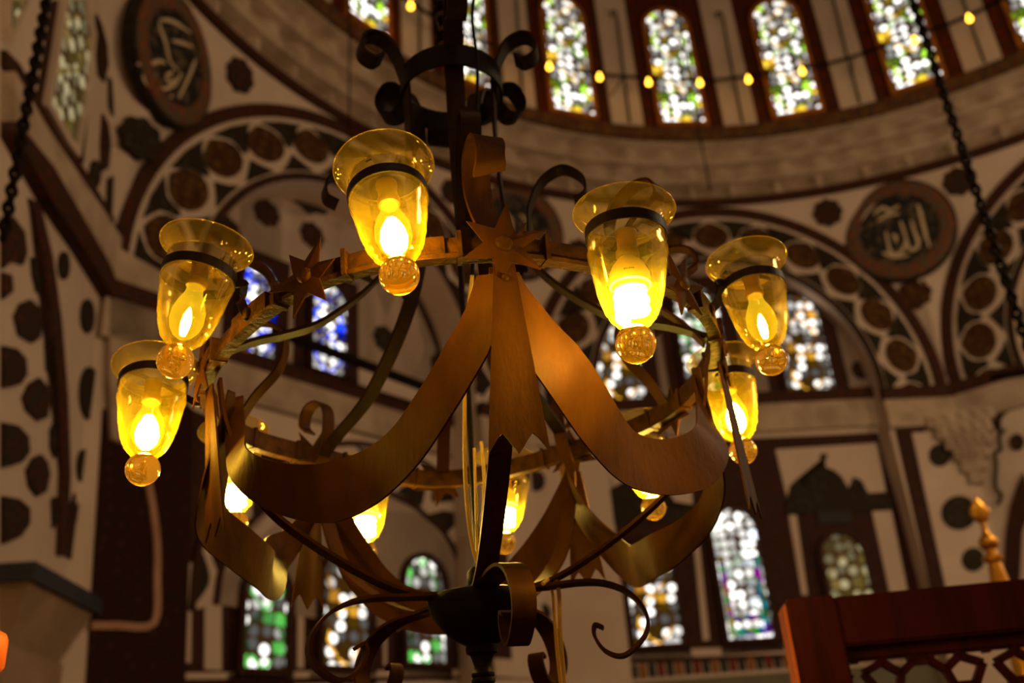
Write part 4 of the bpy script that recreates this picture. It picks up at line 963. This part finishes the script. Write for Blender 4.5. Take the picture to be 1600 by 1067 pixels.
for p, q_ in segs:
    r_ = clip(p, q_)
    if r_ is None: continue
    a_, e_ = [c + u3 * x + ZUP * z - n3 * .05 for x, z in r_]
    if (a_ - e_).length > .004: strap(bm, [a_, e_], .017, .024, lambda i, t: t.cross(n3))
obj('lattice_panel', bm, WOOD, root, smooth=False)
# gilded finial pole behind the screen
p = ray(1545, 850); p = p * (5.2 / p.y); bx, by = p.x, p.y
zz = lambda y, x=1545: (lambda r_: (r_ * (by / r_.y)).z)(ray(x, y))
root = empty('finial_pole', V((bx, by, FLOOR_Z))); tag(root, 'gilded standard pole with leaf finial rising behind the red wooden screen', 'finial')
bm = bmesh.new(); k_ = by / 1500 * 1.12
lathe(bm, [(0, FLOOR_Z), (.12, FLOOR_Z), (.10, FLOOR_Z + .08), (.05, FLOOR_Z + .16), (16 * k_ * .9, zz(960)), (15 * k_, zz(930)), (9 * k_, zz(884)), (8 * k_, zz(879))], 20, Matrix.Translation(V((bx, by, 0)))); obj('pole', bm, BRASS, root)
bm = bmesh.new(); lathe(bm, [(8 * k_, zz(880)), (13 * k_, zz(876)), (13.5 * k_, zz(871)), (8 * k_, zz(867)), (7 * k_, zz(860)), (12 * k_, zz(854)), (13.5 * k_, zz(848)), (11 * k_, zz(841)), (6 * k_, zz(834)), (4 * k_, zz(828)), (4 * k_, zz(815))], 20, Matrix.Translation(V((bx, by, 0)))); obj('knop', bm, BRASS, root)
bm = bmesh.new(); lathe(bm, [(4 * k_, zz(818)), (9 * k_, zz(812)), (14 * k_, zz(802)), (14 * k_, zz(795)), (9 * k_, zz(786)), (3 * k_, zz(778)), (0, zz(774))], 20, Matrix.Translation(V((bx, by, 0))) @ Matrix.Diagonal((1, .45, 1, 1))); obj('leaf', bm, BRASS, root)
# orange wooden post at the very left edge
p = ray(0, 985); p = p * (1.5 / p.y)
root = empty('wooden_post', V((p.x - .05, p.y, FLOOR_Z))); tag(root, 'orange wooden post end cut off by the lower left edge of the view', 'post')
bm = bmesh.new(); lathe(bm, [(0, FLOOR_Z), (.05, FLOOR_Z), (.05, p.z - .06)], 20, Matrix.Translation(V((p.x - .047, p.y, 0)))); obj('shaft', bm, ORANGEW, root)
bm = bmesh.new(); lathe(bm, [(.05, p.z - .06), (.056, p.z - .05), (.056, p.z - .012), (.052, p.z - .003), (.04, p.z + .003), (0, p.z + .006)], 20, Matrix.Translation(V((p.x - .047, p.y, 0)))); obj('cap', bm, ORANGEW, root)
# ------------------------------------------------------------------ light
w = bpy.data.worlds.new('world'); S.world = w; w.use_nodes = True
w.node_tree.nodes['Background'].inputs[0].default_value = (.80, .50, .26, 1); w.node_tree.nodes['Background'].inputs[1].default_value = .05
def fill_light(name, loc, power, rad):                              # unseen warm point lights added to brighten the walls evenly
    l = bpy.data.lights.new(name, 'POINT'); l.energy = power; l.color = (1, .70, .42); l.shadow_soft_size = rad
    o = bpy.data.objects.new(name, l); COL.objects.link(o); o.location = loc
fill_light('fill_light', (5.8, 3.7, 4.6), 440, .7)
fill_light('fill_light', (1.2, -.2, 7.2), 130, .6)
fill_light('fill_light', (9.0, 7.2, 3.6), 230, .6)
